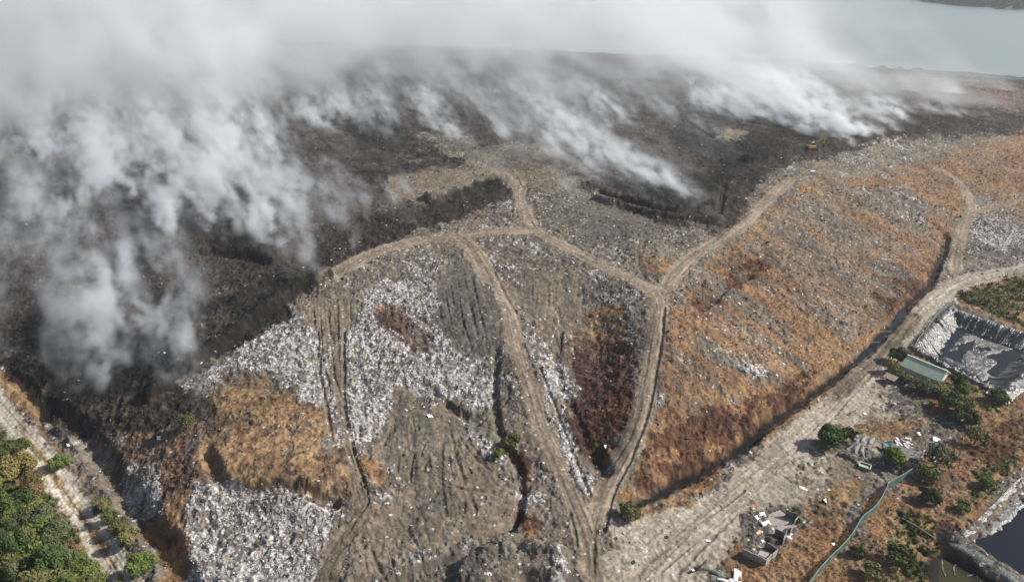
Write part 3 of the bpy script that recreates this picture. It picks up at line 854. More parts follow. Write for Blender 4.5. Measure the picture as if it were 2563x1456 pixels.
def seed_points(n, v0, v1, seed):
    r = np.random.default_rng(seed)
    u = r.uniform(-180, 2740, n); v = v0 + (v1 - v0) * r.random(n)
    x, y, z = drop(u, v)
    x = x + r.normal(0, .4, n); y = y + r.normal(0, .8, n)
    z = shape(x, y)
    W, _, _ = weights(x, y, z)
    return x, y, W
def rot_random(r, n, tilt):
    """random 3x3 frames, tilted from the vertical by up to tilt"""
    a = r.uniform(0, 2 * np.pi, n); b = r.normal(0, tilt, n); c = r.normal(0, tilt, n)
    ca, sa, cb, sb, cc, sc = np.cos(a), np.sin(a), np.cos(b), np.sin(b), np.cos(c), np.sin(c)
    Rz = np.zeros((n, 3, 3)); Rz[:, 0, 0] = ca; Rz[:, 0, 1] = -sa; Rz[:, 1, 0] = sa; Rz[:, 1, 1] = ca; Rz[:, 2, 2] = 1
    Rx = np.zeros((n, 3, 3)); Rx[:, 0, 0] = 1; Rx[:, 1, 1] = cb; Rx[:, 1, 2] = -sb; Rx[:, 2, 1] = sb; Rx[:, 2, 2] = cb
    Ry = np.zeros((n, 3, 3)); Ry[:, 1, 1] = 1; Ry[:, 0, 0] = cc; Ry[:, 0, 2] = sc; Ry[:, 2, 0] = -sc; Ry[:, 2, 2] = cc
    return Rz @ Rx @ Ry

def scatter(name, n, v0, v1, seed, prob, size, base, faces, tilt, colour, lift, mat, sink=.0, jitter=.25):
    r = np.random.default_rng(seed + 1)
    x, y, W = seed_points(n, v0, v1, seed)
    pv = np.array([prob.get(k, 0) for k in KEYS], np.float32)
    clump = .35 + 1.3 * smooth(.35, .62, fbm(x / 3.2, y / 3.2, seed + 5, 3))
    keep = r.random(n) < (pv @ W) * clump
    x, y, W = x[keep], y[keep], W[:, keep]
    n = len(x)
    z = ground_full(x, y, np.full(n, .3))[0]
    s = size[0] + (size[1] - size[0]) * r.random(n) ** 2.2 + (r.random(n) < .015) * (size[1] * .9) * (mat is M_BITS)
    s = s * np.clip(y / 170, .75, 1.9 if name != 'waste_clods' else 1.25)
    B = np.asarray(base, float)
    V = B[None] * (1 + r.normal(0, jitter, (n, len(B), 3))) + r.normal(0, jitter * .35, (n, len(B), 3))
    V *= s[:, None, None]
    V = np.einsum('nij,nkj->nki', rot_random(r, n, tilt), V)
    V += np.stack([x, y, z + s * lift - sink], 1)[:, None, :]
    F = np.asarray(faces)
    FF = (F[None] + (np.arange(n) * len(B))[:, None, None]).reshape(-1, F.shape[1])
    c = colour(r, n, W, x, y)
    me = to_mesh(name, V.reshape(-1, 3), FF, False)
    col_attr(me, np.repeat(c, len(B), 0))
    return link(name, me, mat, kind='stuff')

LIT = np.array([(.50, .49, .475)] * 8 + [(.38, .37, .355)] * 8 + [(.66, .65, .63)] * 4 + [(.52, .46, .43)] * 3 + [(.26, .245, .23)] * 3 + [(.11, .11, .105)] * 3
               + [(.36, .32, .27)] * 3 + [(.46, .47, .49)] * 1 + [(.64, .63, .62), (.50, .49, .47), (.58, .54, .52), (.16, .24, .36)], float) * np.array([.93, .90, .885])
def c_lit(r, n, W, x, y):
    c = LIT[r.integers(0, len(LIT), n)] * r.uniform(.8, 1.15, n)[:, None]
    grey = np.clip(1 - W[KI['trash']] * 1.2, 0, .88)[:, None]
    return c * (1 - grey) + np.array([.20, .18, .16]) * grey * r.uniform(.5, 1.6, n)[:, None]
sheet_v = [(-.5, -.35, 0), (0, -.35, .22), (.5, -.3, -.05), (-.5, .35, .05), (0, .32, .28), (.5, .35, 0)]
sheet_f = [(0, 1, 4), (0, 4, 3), (1, 2, 5), (1, 5, 4)]
scatter("litter", 420000, 470, 1640, 11, {'trash': 1, 'waste': .12, 'slope': .02, 'soil': .10, 'tan': .02, 'smooth': .012, 'gravel': .02, 'orange': .006, 'red': .003, 'maroon': .02, 'brown': .002, 'road': .008, 'straw': .03},
        (.16, .50), sheet_v, sheet_f, .55, c_lit, .12, M_BITS)
oct_v = [(.5, 0, 0), (0, .5, 0), (-.5, 0, 0), (0, -.5, 0), (0, 0, .36), (0, 0, -.3)]
oct_f = [(0, 1, 4), (1, 2, 4), (2, 3, 4), (3, 0, 4), (1, 0, 5), (2, 1, 5), (3, 2, 5), (0, 3, 5)]
def c_clod(r, n, W, x, y):
    c = (CA.T @ W).T * r.uniform(.7, 1.3, n)[:, None]
    light = r.random(n) < .02 * (1 - W[KI['gravel']]) * (1 - .9 * (W[KI['black']] + W[KI['rawash']]))
    c[light] = np.array([.24, .225, .21]) * r.uniform(.7, 1.3, light.sum())[:, None]
    return c
scatter("waste_clods", 200000, 200, 1640, 21, {'black': .6, 'rawash': .6, 'brown': .7, 'soil': .7, 'waste': .35, 'slope': .3, 'tan': .10, 'smooth': .10, 'red': .2, 'maroon': .4, 'orange': .12, 'gravel': .035, 'road': .015, 'trash': .25},
        (.20, .70), oct_v, oct_f, .5, c_clod, .06, M_BITS)
# a tuft is five leaning blades
_tv, _tf = [], []
for _k in range(6):
    _a = _k * 1.07; _c, _s = math.cos(_a), math.sin(_a)
    _tv += [(_c * .12 - _s * .16, _s * .12 + _c * .16, -.15), (_c * .12 + _s * .16, _s * .12 - _c * .16, -.15), (_c * .55, _s * .55, .55 + .18 * (_k % 3))]
    _tf.append((3 * _k, 3 * _k + 1, 3 * _k + 2))
def c_grass(r, n, W, x, y):
    c = (CA.T @ W).T * .75 + (CB.T @ W).T * .25
    c = c * 1.08 * r.uniform(.75, 1.35, n)[:, None]
    g = (fbm(x / 16, y / 16, 71, 3) > .56) & (r.random(n) < .55)
    c[g] = c[g] * .4 + np.array([.10, .11, .04]) * r.uniform(.7, 1.2, g.sum())[:, None] * .6
    return c
scatter("dry_grass", 210000, 380, 1640, 31, {'orange': .62, 'straw': .9, 'red': .8, 'maroon': .6, 'soil': .12, 'waste': .035, 'slope': .30, 'green': .2, 'gravel': .008},
        (.18, .50), _tv, _tf, .25, c_grass, .0, M_GRASS)
def c_green(r, n, W, x, y):
    c = np.array([(.085, .105, .032), (.055, .085, .025), (.12, .125, .04), (.17, .15, .06)])[r.integers(0, 4, n)]
    return c * r.uniform(.7, 1.3, n)[:, None]
scatter("green_undergrowth", 90000, 600, 1640, 41, {'green': 1.0}, (.5, 1.3), _tv, _tf, .3, c_green, .0, M_GRASS)
# ------------------------------------------------------------------ trees and shrubs
def leaf_mat(name, c1, c2):
    m = surf(name, c1, .75, col2=c2, scale=.9, spec=.2, seeded=True)
    return m
LEAF = {
 'dark': leaf_mat("dark_leaf", (.034, .064, .020), (.070, .100, .030)),
 'mid': leaf_mat("mid_leaf", (.075, .110, .026), (.135, .155, .044)),
 'fresh': leaf_mat("fresh_leaf", (.110, .160, .022), (.180, .220, .040)),
 'olive': leaf_mat("olive_leaf", (.105, .110, .036), (.170, .152, .062)),
 'gold': leaf_mat("golden_leaf", (.165, .140, .050), (.230, .180, .075)),
 'grey': leaf_mat("grey_leaf", (.085, .105, .048), (.140, .150, .072)),
 'brown': leaf_mat("dry_leaf", (.150, .105, .060), (.200, .145, .085)),
}
M_BARK = surf("bark", (.16, .13, .10), .9, scale=5)
def crown_mesh(seed, n, leaf, flat=.8, blobs=16, tall=1.0, open_=.0):
    """leaf clumps spread through a lumpy crown about 1 m in radius, base at z = 0.2"""
    r = np.random.default_rng(seed)
    d = r.normal(size=(blobs, 3)); d /= np.linalg.norm(d, axis=1)[:, None]; d[:, 2] = np.abs(d[:, 2]) * 1.1 - .25; d[:, :2] *= r.uniform(.75, 1.25, (blobs, 2))
    C = d * r.uniform(.35, .78, blobs)[:, None]; R = r.uniform(.20, .42, blobs)
    C[:, 2] = C[:, 2] * flat + .78
    k = r.integers(0, blobs, n)
    q = r.normal(size=(n, 3)); q /= np.linalg.norm(q, axis=1)[:, None]
    pos = C[k] + q * (R[k] * r.uniform(.45, 1.12, n) ** .6)[:, None]
    pos[:, 2] = pos[:, 2] * tall
    s = leaf * r.uniform(.6, 1.4, n)
    # leaves face outward and up, loosely
    nor = q * .8 + np.array([0, 0, .5]) + r.normal(0, .55, (n, 3)); nor /= np.linalg.norm(nor, axis=1)[:, None]
    a = np.cross(nor, r.normal(size=(n, 3))); a /= np.linalg.norm(a, axis=1)[:, None]
    b = np.cross(nor, a)
    V = np.stack([pos - a * s[:, None], pos + b * (s * .55)[:, None] + nor * (s * .15)[:, None], pos + a * s[:, None], pos - b * (s * .55)[:, None] + nor * (s * .15)[:, None]], 1)
    keep = pos[:, 2] > .08
    V = V[keep]
    F = np.arange(len(V) * 4).reshape(-1, 4)
    return to_mesh("crown", V.reshape(-1, 3), F, False), C
def trunk_mesh(C, tall=1.0):
    m = MB(); m.tube((0, 0, -.25), (.02, .01, .45), .075, .05, 7)
    for c in C[:9]:
        m.tube((.02, .01, .42), (c[0] * .85, c[1] * .85, c[2] * tall * .95), .035, .012, 5)
    me = bpy.data.meshes.new("trunk"); me.from_pydata(m.v, [], m.f); me.update()
    return me
PROTO = {}
for nm, args in {'dense': (1, 3600, .085, .85, 20), 'wide': (2, 3000, .09, .6, 18), 'tall': (3, 3200, .085, 1.0, 16, 1.25), 'loose': (4, 1100, .075, .8, 16), 'clump': (5, 2400, .10, .7, 11), 'low': (6, 1800, .11, .45, 12)}.items():
    me, C = crown_mesh(*args)
    PROTO[nm] = (me, trunk_mesh(C, args[5] if len(args) > 5 else 1.0))
HS = {(2290, 974): .75, (2320, 986): .75, (2350, 986): .75, (2264, 956): .8}
def plant(name, proto, leaf, u, v, rad, label, cat, group=None, hs=1.0, rz=None, xy=None):
    p = G3(u, v) if xy is None else Vector((xy[0], xy[1], float(ground_z(xy[0], xy[1])[0])))
    t = thing(name, p - Vector((0, 0, .12)), label, cat, group, rz if rz is not None else random.uniform(0, 6.28))
    t.scale = (rad, rad, rad * HS.get((u, v), hs))
    cme, tme = PROTO[proto]
    for nm, me, mt in (("crown", cme, LEAF[leaf]), ("trunk", tme, M_BARK)):
        if not me.materials: me.materials.append(mt)
        o = link(nm, me, None, t)
        o.material_slots[0].link = 'OBJECT'; o.material_slots[0].material = mt
    return t
# single trees and shrubs of the right-hand yard
for a in [
 ('tree', 'dense', 'dark', 2073, 1112, 3.9, "dense dark green round tree left of the collapsed tarpaulin shack", 'tree'),
 ('tree', 'wide', 'dark', 2118, 1100, 2.6, "small dark tree crown between the big dark tree and the upper tarpaulin", 'tree'),
 ('tree', 'clump', 'fresh', 2232, 1162, 3.1, "bright yellow green tree behind the green crate, beside the metal frame", 'tree'),
 ('tree', 'loose', 'grey', 2342, 1168, 4.6, "airy grey green tree with see-through crown at the upper end of the net fence", 'tree'),
 ('tree', 'dense', 'mid', 2316, 1200, 2.7, "leafy mid green tree just right of the upper end of the net fence", 'tree'),
 ('shrub', 'clump', 'dark', 2318, 1250, 2.6, "dark shrub on the brown slope below the leafy tree by the fence end", 'shrub'),
 ('shrub', 'low', 'mid', 2412, 1278, 1.9, "dark green shrub on the dry bank closest to the torn pond edge", 'shrub'),
 ('shrub', 'clump', 'mid', 2459, 1216, 2.0, "green shrub on the green strip above the dark pond", 'shrub'),
 ('shrub', 'loose', 'olive', 2438, 1108, 3.6, "olive brown shrub below the small green canopy", 'shrub'),
 ('shrub', 'clump', 'mid', 2142, 1386, 1.9, "small dark shrub on the dry slope right of the net fence", 'shrub'),
 ('shrub', 'low', 'mid', 2248, 1410, 3.0, "low spreading green shrub on the slope left of the lower pond", 'shrub'),
 ('shrub', 'low', 'olive', 2185, 1446, 2.4, "low olive shrub at the bottom edge right of the net fence", 'shrub'),
 ('shrub', 'clump', 'mid', 1990, 1280, 1.1, "small green shrub behind the upper ruined wall", 'shrub'),
 ('shrub', 'clump', 'mid', 1996, 1308, 1.1, "small green shrub at the right end of the upper ruin", 'shrub'),
 ('tree', 'dense', 'dark', 2246, 905, 3.2, "dark tree behind the left end of the green roofed building", 'tree'),
 ('shrub', 'loose', 'olive', 2222, 934, 3.4, "thin olive shrub at the road side of the green roofed building", 'shrub'),
 ('tree', 'wide', 'olive', 2264, 956, 2.6, "olive tree in front of the left half of the green roof", 'tree'),
 ('tree', 'wide', 'olive', 2290, 974, 3.2, "olive brown tree below the middle of the green roof", 'tree'),
 ('tree', 'wide', 'grey', 2320, 986, 3.5, "grey olive tree under the right half of the green roof's front edge", 'tree'),
 ('tree', 'wide', 'olive', 2350, 986, 3.4, "olive tree in front of the right gable of the green roofed building", 'tree'),
 ('tree', 'dense', 'dark', 2396, 966, 2.8, "dark green tree touching the right gable of the green roofed building", 'tree'),
 ('shrub', 'clump', 'mid', 2408, 985, 2.6, "green shrub on the bank right of the olive trees", 'shrub'),
 ('tree', 'dense', 'mid', 2368, 1022, 3.3, "mid green tree above the ash heap with the tyres", 'tree'),
 ('tree', 'dense', 'mid', 2390, 1030, 3.9, "large mid green tree left of the small green canopy, upper of the two", 'tree'),
 ('tree', 'dense', 'mid', 2412, 1058, 3.4, "mid green tree left of the small green canopy, lower of the two", 'tree'),
 ('shrub', 'low', 'mid', 2500, 1005, 2.8, "low green shrub on the bank right of the trees, below the lined pond", 'shrub'),
 # left half
 ('shrub', 'dense', 'mid', 153, 1168, 2.4, "round green shrub between the left gravel road and the waste bank", 'shrub'),
 ('shrub', 'low', 'olive', 258, 1280, 2.2, "small olive shrub at the upper end of the roadside row", 'shrub', 'shrubs along the left gravel road'),
 ('shrub', 'loose', 'mid', 280, 1304, 2.4, "second green shrub of the roadside row on the left gravel road", 'shrub', 'shrubs along the left gravel road'),
 ('shrub', 'wide', 'olive', 302, 1331, 2.4, "olive shrub in the middle of the roadside row on the left gravel road", 'shrub', 'shrubs along the left gravel road'),
 ('shrub', 'low', 'olive', 318, 1358, 2.4, "lowest shrub of the roadside row, next to the pale rubble", 'shrub', 'shrubs along the left gravel road'),
 ('shrub', 'dense', 'mid', 356, 1428, 3.0, "dark green bush at the foot of the brown waste cliff", 'shrub'),
 ('shrub', 'loose', 'olive', 470, 1076, 3.0, "olive shrub on the dark slope left of the straw coloured mound", 'shrub'),
 ('shrub', 'clump', 'fresh', 1250, 1146, 1.5, "bright green plant beside the dark gully in the middle", 'plant'),
 ('shrub', 'low', 'olive', 1288, 1122, 2.6, "dark olive shrub in the gully above the bright green plant", 'shrub'),
 ('shrub', 'low', 'olive', 1580, 1290, 2.6, "olive scrub at the lower tip of the red brown slope", 'shrub'),
]:
    plant(*a)
# the wood left of the gravel road
_forest = [(40, 1205, 4.2, 'wide', 'gold'), (66, 1188, 3.4, 'tall', 'gold'), (88, 1225, 3.0, 'loose', 'gold'), (15, 1150, 3.2, 'dense', 'mid'), (50, 1128, 2.4, 'clump', 'mid'), (-20, 1240, 4.4, 'dense', 'mid'), (95, 1255, 2.6, 'loose', 'brown')]
_fr = random.Random(12)
for _row in range(19):
    _v = 1268 + _row * 15
    _edge = 88 + (_v - 1268) * .80
    for _k in range(5):
        _u = _edge - 2 - _k * 44 - _fr.uniform(0, 26)
        if _u < -70: continue
        _forest.append((_u, _v + _fr.uniform(-8, 8), _fr.uniform(1.7, 3.5) + (.5 if _k > 1 else 0), _fr.choice(['dense', 'wide', 'tall', 'clump', 'loose', 'wide']),
                        _fr.choice(['mid', 'dark', 'mid', 'grey', 'olive', 'dark'] if _k > 0 else ['olive', 'mid', 'grey', 'dark', 'mid', 'brown'])))
_fl = {'gold': "golden olive tree at the upper end of the wood beside the left gravel road", 'mid': "green tree in the wood beside the left gravel road",
       'brown': "dry brown leaved tree in the wood beside the left gravel road", 'olive': "olive tree in the wood beside the left gravel road",
       'dark': "dark green tree in the wood beside the left gravel road", 'grey': "grey green tree in the wood beside the left gravel road"}
for u, v, r, pr, lf in _forest:
    plant('tree', pr, lf, u, v, r, _fl[lf], 'tree', 'trees in the wood on the left', hs=random.uniform(1.0, 1.35))
# ------------------------------------------------------------------ materials of built things
M_CONC = surf("bare_concrete", (.36, .34, .31), .9, .35, 1.5, bump=.3)
M_CONC_DARK = surf("dark_concrete", (.20, .19, .18), .9, .5, 1.2, bump=.3)  # the same concrete in a darker grey
M_SLAB = surf("dusty_floor_slab", (.33, .29, .27), .9, .25, 1.0)
M_WHITE = surf("white_painted_sheet", (.72, .71, .69), .6, .15, 2)
M_TARP = surf("grey_tarpaulin", (.135, .130, .128), .55, .35, 1.2, spec=.4)
M_POLE = surf("weathered_wood", (.25, .21, .17), .9, .4, 4)
M_IRON = surf("rusty_iron", (.16, .14, .13), .7, .4, 4)
M_RUBBER = surf("dusty_rubber", (.035, .034, .033), .85, .6, 4, col2=(.085, .080, .074))
M_ROOF = surf("green_roof_metal", (.54, .63, .50), .45, .15, .6, spec=.5)
M_ROOF_EDGE = surf("pale_green_trim", (.48, .58, .50), .5, .1, 1)
M_TEAL = surf("teal_sheet", (.06, .17, .16), .6, .3, 2)
M_CRATE = surf("green_painted_metal", (.17, .27, .19), .6, .3, 2)
M_CRATE_IN = surf("pale_green_panel", (.42, .50, .40), .6, .2, 2)
M_SHEET_G = surf("faded_green_sheet", (.13, .17, .13), .6, .3, 1.5)
M_CHAR_DARK = surf("char_and_shade", (.022, .020, .019), .9, .5, 3)  # char of the branch, near-black crate floor, painted shade under the canopy
M_RED = surf("red_plastic", (.35, .02, .02), .5, .2, 3)
M_YEL = surf("yellow_plastic", (.55, .36, .06), .5, .2, 3)
M_PEACH = surf("peach_board", (.60, .42, .30), .8, .2, 3)
def mat_net(name, col, alpha):
    m = surf(name, col, .7, .3, 1.2, spec=.2)
    m.node_tree.nodes["Principled BSDF"].inputs["Alpha"].default_value = alpha
    return m
M_NET = mat_net("green_shade_net", (.10, .21, .175), .80)
M_NET_THIN = mat_net("thin_green_net", (.12, .24, .20), .45)
M_NET_LAKE = mat_net("dark_shore_net", (.07, .08, .08), .55)
M_STEEL = surf("grey_post_steel", (.20, .22, .21), .6, .3, 3)
M_BAG = surf("white_plastic", (.78, .77, .75), .5, .1, 3)

# ------------------------------------------------------------------ excavator
def excavator():
    yel = surf("worn_yellow_paint", (.50, .30, .075), .5, .3, 1.5, spec=.4)
    dark = surf("dark_track_steel", (.045, .042, .04), .7, .4, 3)
    grey = surf("engine_cover_grey", (.22, .20, .19), .6, .3, 2)
    glass = surf("cab_glass", (.03, .04, .045), .15, .1, 1, spec=.6)
    roof = surf("pale_cab_roof", (.66, .62, .58), .5, .1, 2)
    p = G3(2032, 372)
    t = thing('excavator', p, "yellow excavator with raised arm standing in the black waste beside the smoke", 'excavator', rz=math.radians(14))
    for s in (-1, 1):
        m = MB(); prof = [(-2.0, .1), (-1.6, 0), (1.6, 0), (2.0, .1), (2.15, .45), (1.9, .85), (-1.9, .85), (-2.15, .45)]
        m.prism(prof, .6, Matrix.Translation((0, s * 1.25, 0)))
        for k in range(11): m.box((-1.75 + k * .35, s * 1.25, .87), (.12, .62, .06))
        m.build('track', dark, t)
    MB().box((0, 0, .6), (2.2, 1.9, .6)).tube((0, 0, .85), (0, 0, 1.1), .8, n=14).build('undercarriage', dark, t)
    b = MB(); b.box((-.75, 0, 1.65), (4.2, 2.6, 1.1)).build('house', yel, t, bevel=.08)
    MB().prism([(-2.9, 1.15), (-2.35, 1.1), (-2.35, 2.45), (-2.75, 2.4), (-3.0, 2.0)], 2.55, Matrix.Identity(4)).build('counterweight', yel, t)
    MB().box((-1.35, 0, 2.35), (1.7, 2.2, .3)).box((-1.7, .5, 2.56), (.5, .5, .14)).build('engine_cover', grey, t, bevel=.04)
    MB().tube((-1.1, -.6, 2.4), (-1.1, -.6, 3.0), .08).build('exhaust_pipe', dark, t)
    c = MB().prism([(-.35, 2.2), (1.35, 2.2), (1.45, 2.7), (1.1, 3.55), (-.3, 3.6)], 1.05, Matrix.Translation((.1, .75, 0))).build('cab', yel, t)
    MB().prism([(-.2, 2.65), (1.42, 2.7), (1.08, 3.42), (-.2, 3.45)], 1.08, Matrix.Translation((.1, .75, 0))).build('cab_glass', glass, c)
    MB().box((.5, .75, 3.66), (1.7, 1.15, .12)).build('cab_roof', roof, c, bevel=.03)
    MB().prism([(.9, 1.9), (1.5, 1.75), (2.9, 4.0), (3.6, 4.65), (6.1, 5.75), (6.2, 6.1), (5.9, 6.15), (3.2, 5.35), (2.3, 4.6)], .55, Matrix.Translation((0, -.15, 0))).build('boom', yel, t)
    h = MB()
    for s in (-.45, .45): h.tube((1.5, s - .15, 1.7), (2.9, s - .15, 4.3), .10)
    h.tube((3.3, -.15, 5.45), (5.7, -.15, 6.45), .11); h.build('hydraulic_cylinder', grey, t)
    MB().prism([(5.75, 6.6), (6.15, 6.65), (6.6, 5.6), (6.35, 2.6), (6.0, 2.6), (5.9, 5.4)], .42, Matrix.Translation((0, -.15, 0))).build('stick', yel, t)
    MB().prism([(5.7, 2.7), (6.55, 2.75), (6.75, 1.7), (6.35, 1.05), (5.5, .95), (5.35, 1.2), (6.1, 1.45), (6.2, 1.9)], 1.1, Matrix.Translation((0, -.15, 0))).build('bucket', dark, t)
excavator()

# ------------------------------------------------------------------ green roofed building
def building():
    zr, ze = 4.7, 2.5
    rl, rr = P3(2271, 888, zr), P3(2371, 929, zr)
    ax = (rr - rl); L = ax.length; ax.normalize()
    fl, fr = P3(2250, 921, ze), P3(2360, 951, ze)
    nrm = Vector((ax.y, -ax.x, 0))                      # towards the camera
    wf = .5 * ((fl - rl).dot(nrm) + (fr - rr).dot(nrm)); wb = 2.9
    c = (rl + rr) / 2
    a = math.atan2(ax.y, ax.x)
    t = thing('green_roof_building', (c.x, c.y, 0), "long shed with pale green metal roof among the trees beside the lined pond", 'building', rz=a)
    h = L / 2
    m = MB()
    n = 34
    for k in range(n):                                  # ribbed metal: each rib is a low fold
        x0, x1 = -h + 2 * h * k / n, -h + 2 * h * (k + 1) / n
        for s, w in ((-1, wf), (1, wb)):
            q = [(x0, 0, zr), (x0 + .12, 0, zr), (x1, 0, zr)]
            e = [(x0, s * w, ze if s < 0 else zr - (zr - ze) * w / wf), (x0 + .12, s * w, ze if s < 0 else zr - (zr - ze) * w / wf), (x1, s * w, ze if s < 0 else zr - (zr - ze) * w / wf)]
            up = Vector((0, 0, .07))
            vs = [Vector(q[0]) + up, Vector(q[1]) + up, Vector(q[1]), Vector(q[2]), Vector(e[2]), Vector(e[1]), Vector(e[1]) + up, Vector(e[0]) + up]
            dn = Vector((0, 0, -.06))
            o = vs + [v + dn for v in vs]
            m.add(o, [(0, 1, 6, 7), (1, 2, 5, 6), (2, 3, 4, 5), (7 + 8, 6 + 8, 1 + 8, 0 + 8), (5 + 8, 4 + 8, 3 + 8, 2 + 8), (7, 6, 14, 15), (5, 4, 12, 13)])
    m.build('roof', M_ROOF, t)
    MB().box((0, 0, zr + .1), (2 * h + .1, .45, .09)).build('ridge_cap', M_ROOF_EDGE, t)
    zb = zr - (zr - ze) * wb / wf
    MB().box((0, wb + .05, zb + .02), (2 * h + .1, .16, .2)).build('gutter', M_ROOF_EDGE, t)
    w = MB(); wh = h - .35
    fy, by = -wf + .5, wb - .4
    w.box((0, fy, 1.05), (2 * wh, .18, 2.7)); w.box((0, by, 1.5), (2 * wh, .18, 3.4))
    for s in (-1, 1):
        w.prism([(fy, -.2), (by, -.2), (by, zb - .25), (0, zr - .12), (fy, ze - .25)], .18, Matrix.Translation((s * wh, 0, 0)) @ Matrix.Rotation(math.pi / 2, 4, 'Z'))
    wo = w.build('wall', M_WHITE, t)
    MB().prism([(-wf, ze + .1), (0, zr + .13), (wb, zb + .1), (wb, zb - .1), (0, zr - .12), (-wf, ze - .14)], .08, Matrix.Translation((h + .03, 0, 0)) @ Matrix.Rotation(math.pi / 2, 4, 'Z')).build('barge_board', M_WHITE, t)
    MB().sheet([(h - 4.2, wb + .2, zb - .1), (h - .2, wb + .2, zb - .1), (h - .2, wb + 1.1, zb - .45), (h - 4.2, wb + 1.1, zb - .45)], 8, 2, lambda a, b: .03 * math.sin(a * 40), .05).build('lean_to_roof', M_ROOF_EDGE, t)
    p = P3(2228, 945, 1.6)
    s = thing('lean_to_shed', (p.x, p.y, 0), "low brown roofed lean-to at the left front corner of the green roofed building", 'shed', rz=a)
    MB().sheet([(-1.7, -1.2, 1.7), (1.7, -1.2, 1.7), (1.7, 1.2, 2.2), (-1.7, 1.2, 2.2)], 10, 2, lambda a, b: .03 * math.sin(a * 60), .06).build('roof', surf("rusty_roof", (.30, .23, .18), .8, .3, 2), s)
    for x in (-1.5, 1.5):
        for y in (-1.0, 1.0): MB().tube((x, y, -.3), (x, y, 1.75 + (.35 if y > 0 else 0)), .06).build('post', M_POLE, s)
    MB().box((0, .95, .85), (3.0, .06, 2.2)).build('wall', M_CONC_DARK, s)
building()
def canopy():
    p = P3(2437, 1046, 2.0)
    t = thing('canopy', (p.x, p.y, float(ground_z(p.x, p.y)[0])), "small tilted green canopy on posts beside the trees on the dry bank", 'canopy', rz=math.radians(-28))
    MB().sheet([(-1.5, -1.1, 2.0), (1.5, -1.1, 1.9), (1.5, 1.1, 2.5), (-1.5, 1.1, 2.6)], 8, 6, lambda a, b: .12 * math.sin(3 * a) + .05 * math.sin(9 * b), .05).build('roof', surf("canopy_green", (.20, .34, .30), .6, .15, 1.5), t)
    for x in (-1.3, 1.3):
        for y, hh in ((-.95, 2.0), (.95, 2.45)): MB().tube((x, y, -.3), (x, y, hh), .05).build('post', M_POLE, t)
    MB().box((0, .9, .9), (2.5, .05, 2.0)).build('shade_panel', M_CHAR_DARK, t)  # near-black panel added to stand for the shade under the canopy
canopy()

# ------------------------------------------------------------------ ruins
def wall_piece(m, a, b, z0, h, th=.16, ragged=.0, seed=1):
    """a wall from a to b with a broken top line"""
    a, b = Vector(a), Vector(b); d = b - a; L = d.length; d.normalize(); n = Vector((-d.y, d.x, 0)) * th / 2
    r = random.Random(seed); k = max(2, int(L / .45))
    tops = [h - ragged * r.random() ** 1.5 for _ in range(k + 1)]
    vs = []
    for i in range(k + 1):
        q = a + d * (L * i / k)
        vs += [(q - n).to_tuple()[:2] + (z0 - .3,), (q + n).to_tuple()[:2] + (z0 - .3,), (q + n).to_tuple()[:2] + (z0 + tops[i],), (q - n).to_tuple()[:2] + (z0 + tops[i],)]
    fs = [(0, 1, 2, 3), tuple(4 * k + j for j in (3, 2, 1, 0))]
    for i in range(k):
        o = 4 * i
        fs += [(o + 3, o + 2, o + 6, o + 7), (o, o + 3, o + 7, o + 4), (o + 2, o + 1, o + 5, o + 6), (o + 1, o, o + 4, o + 5)]
    return m.add(vs, fs)
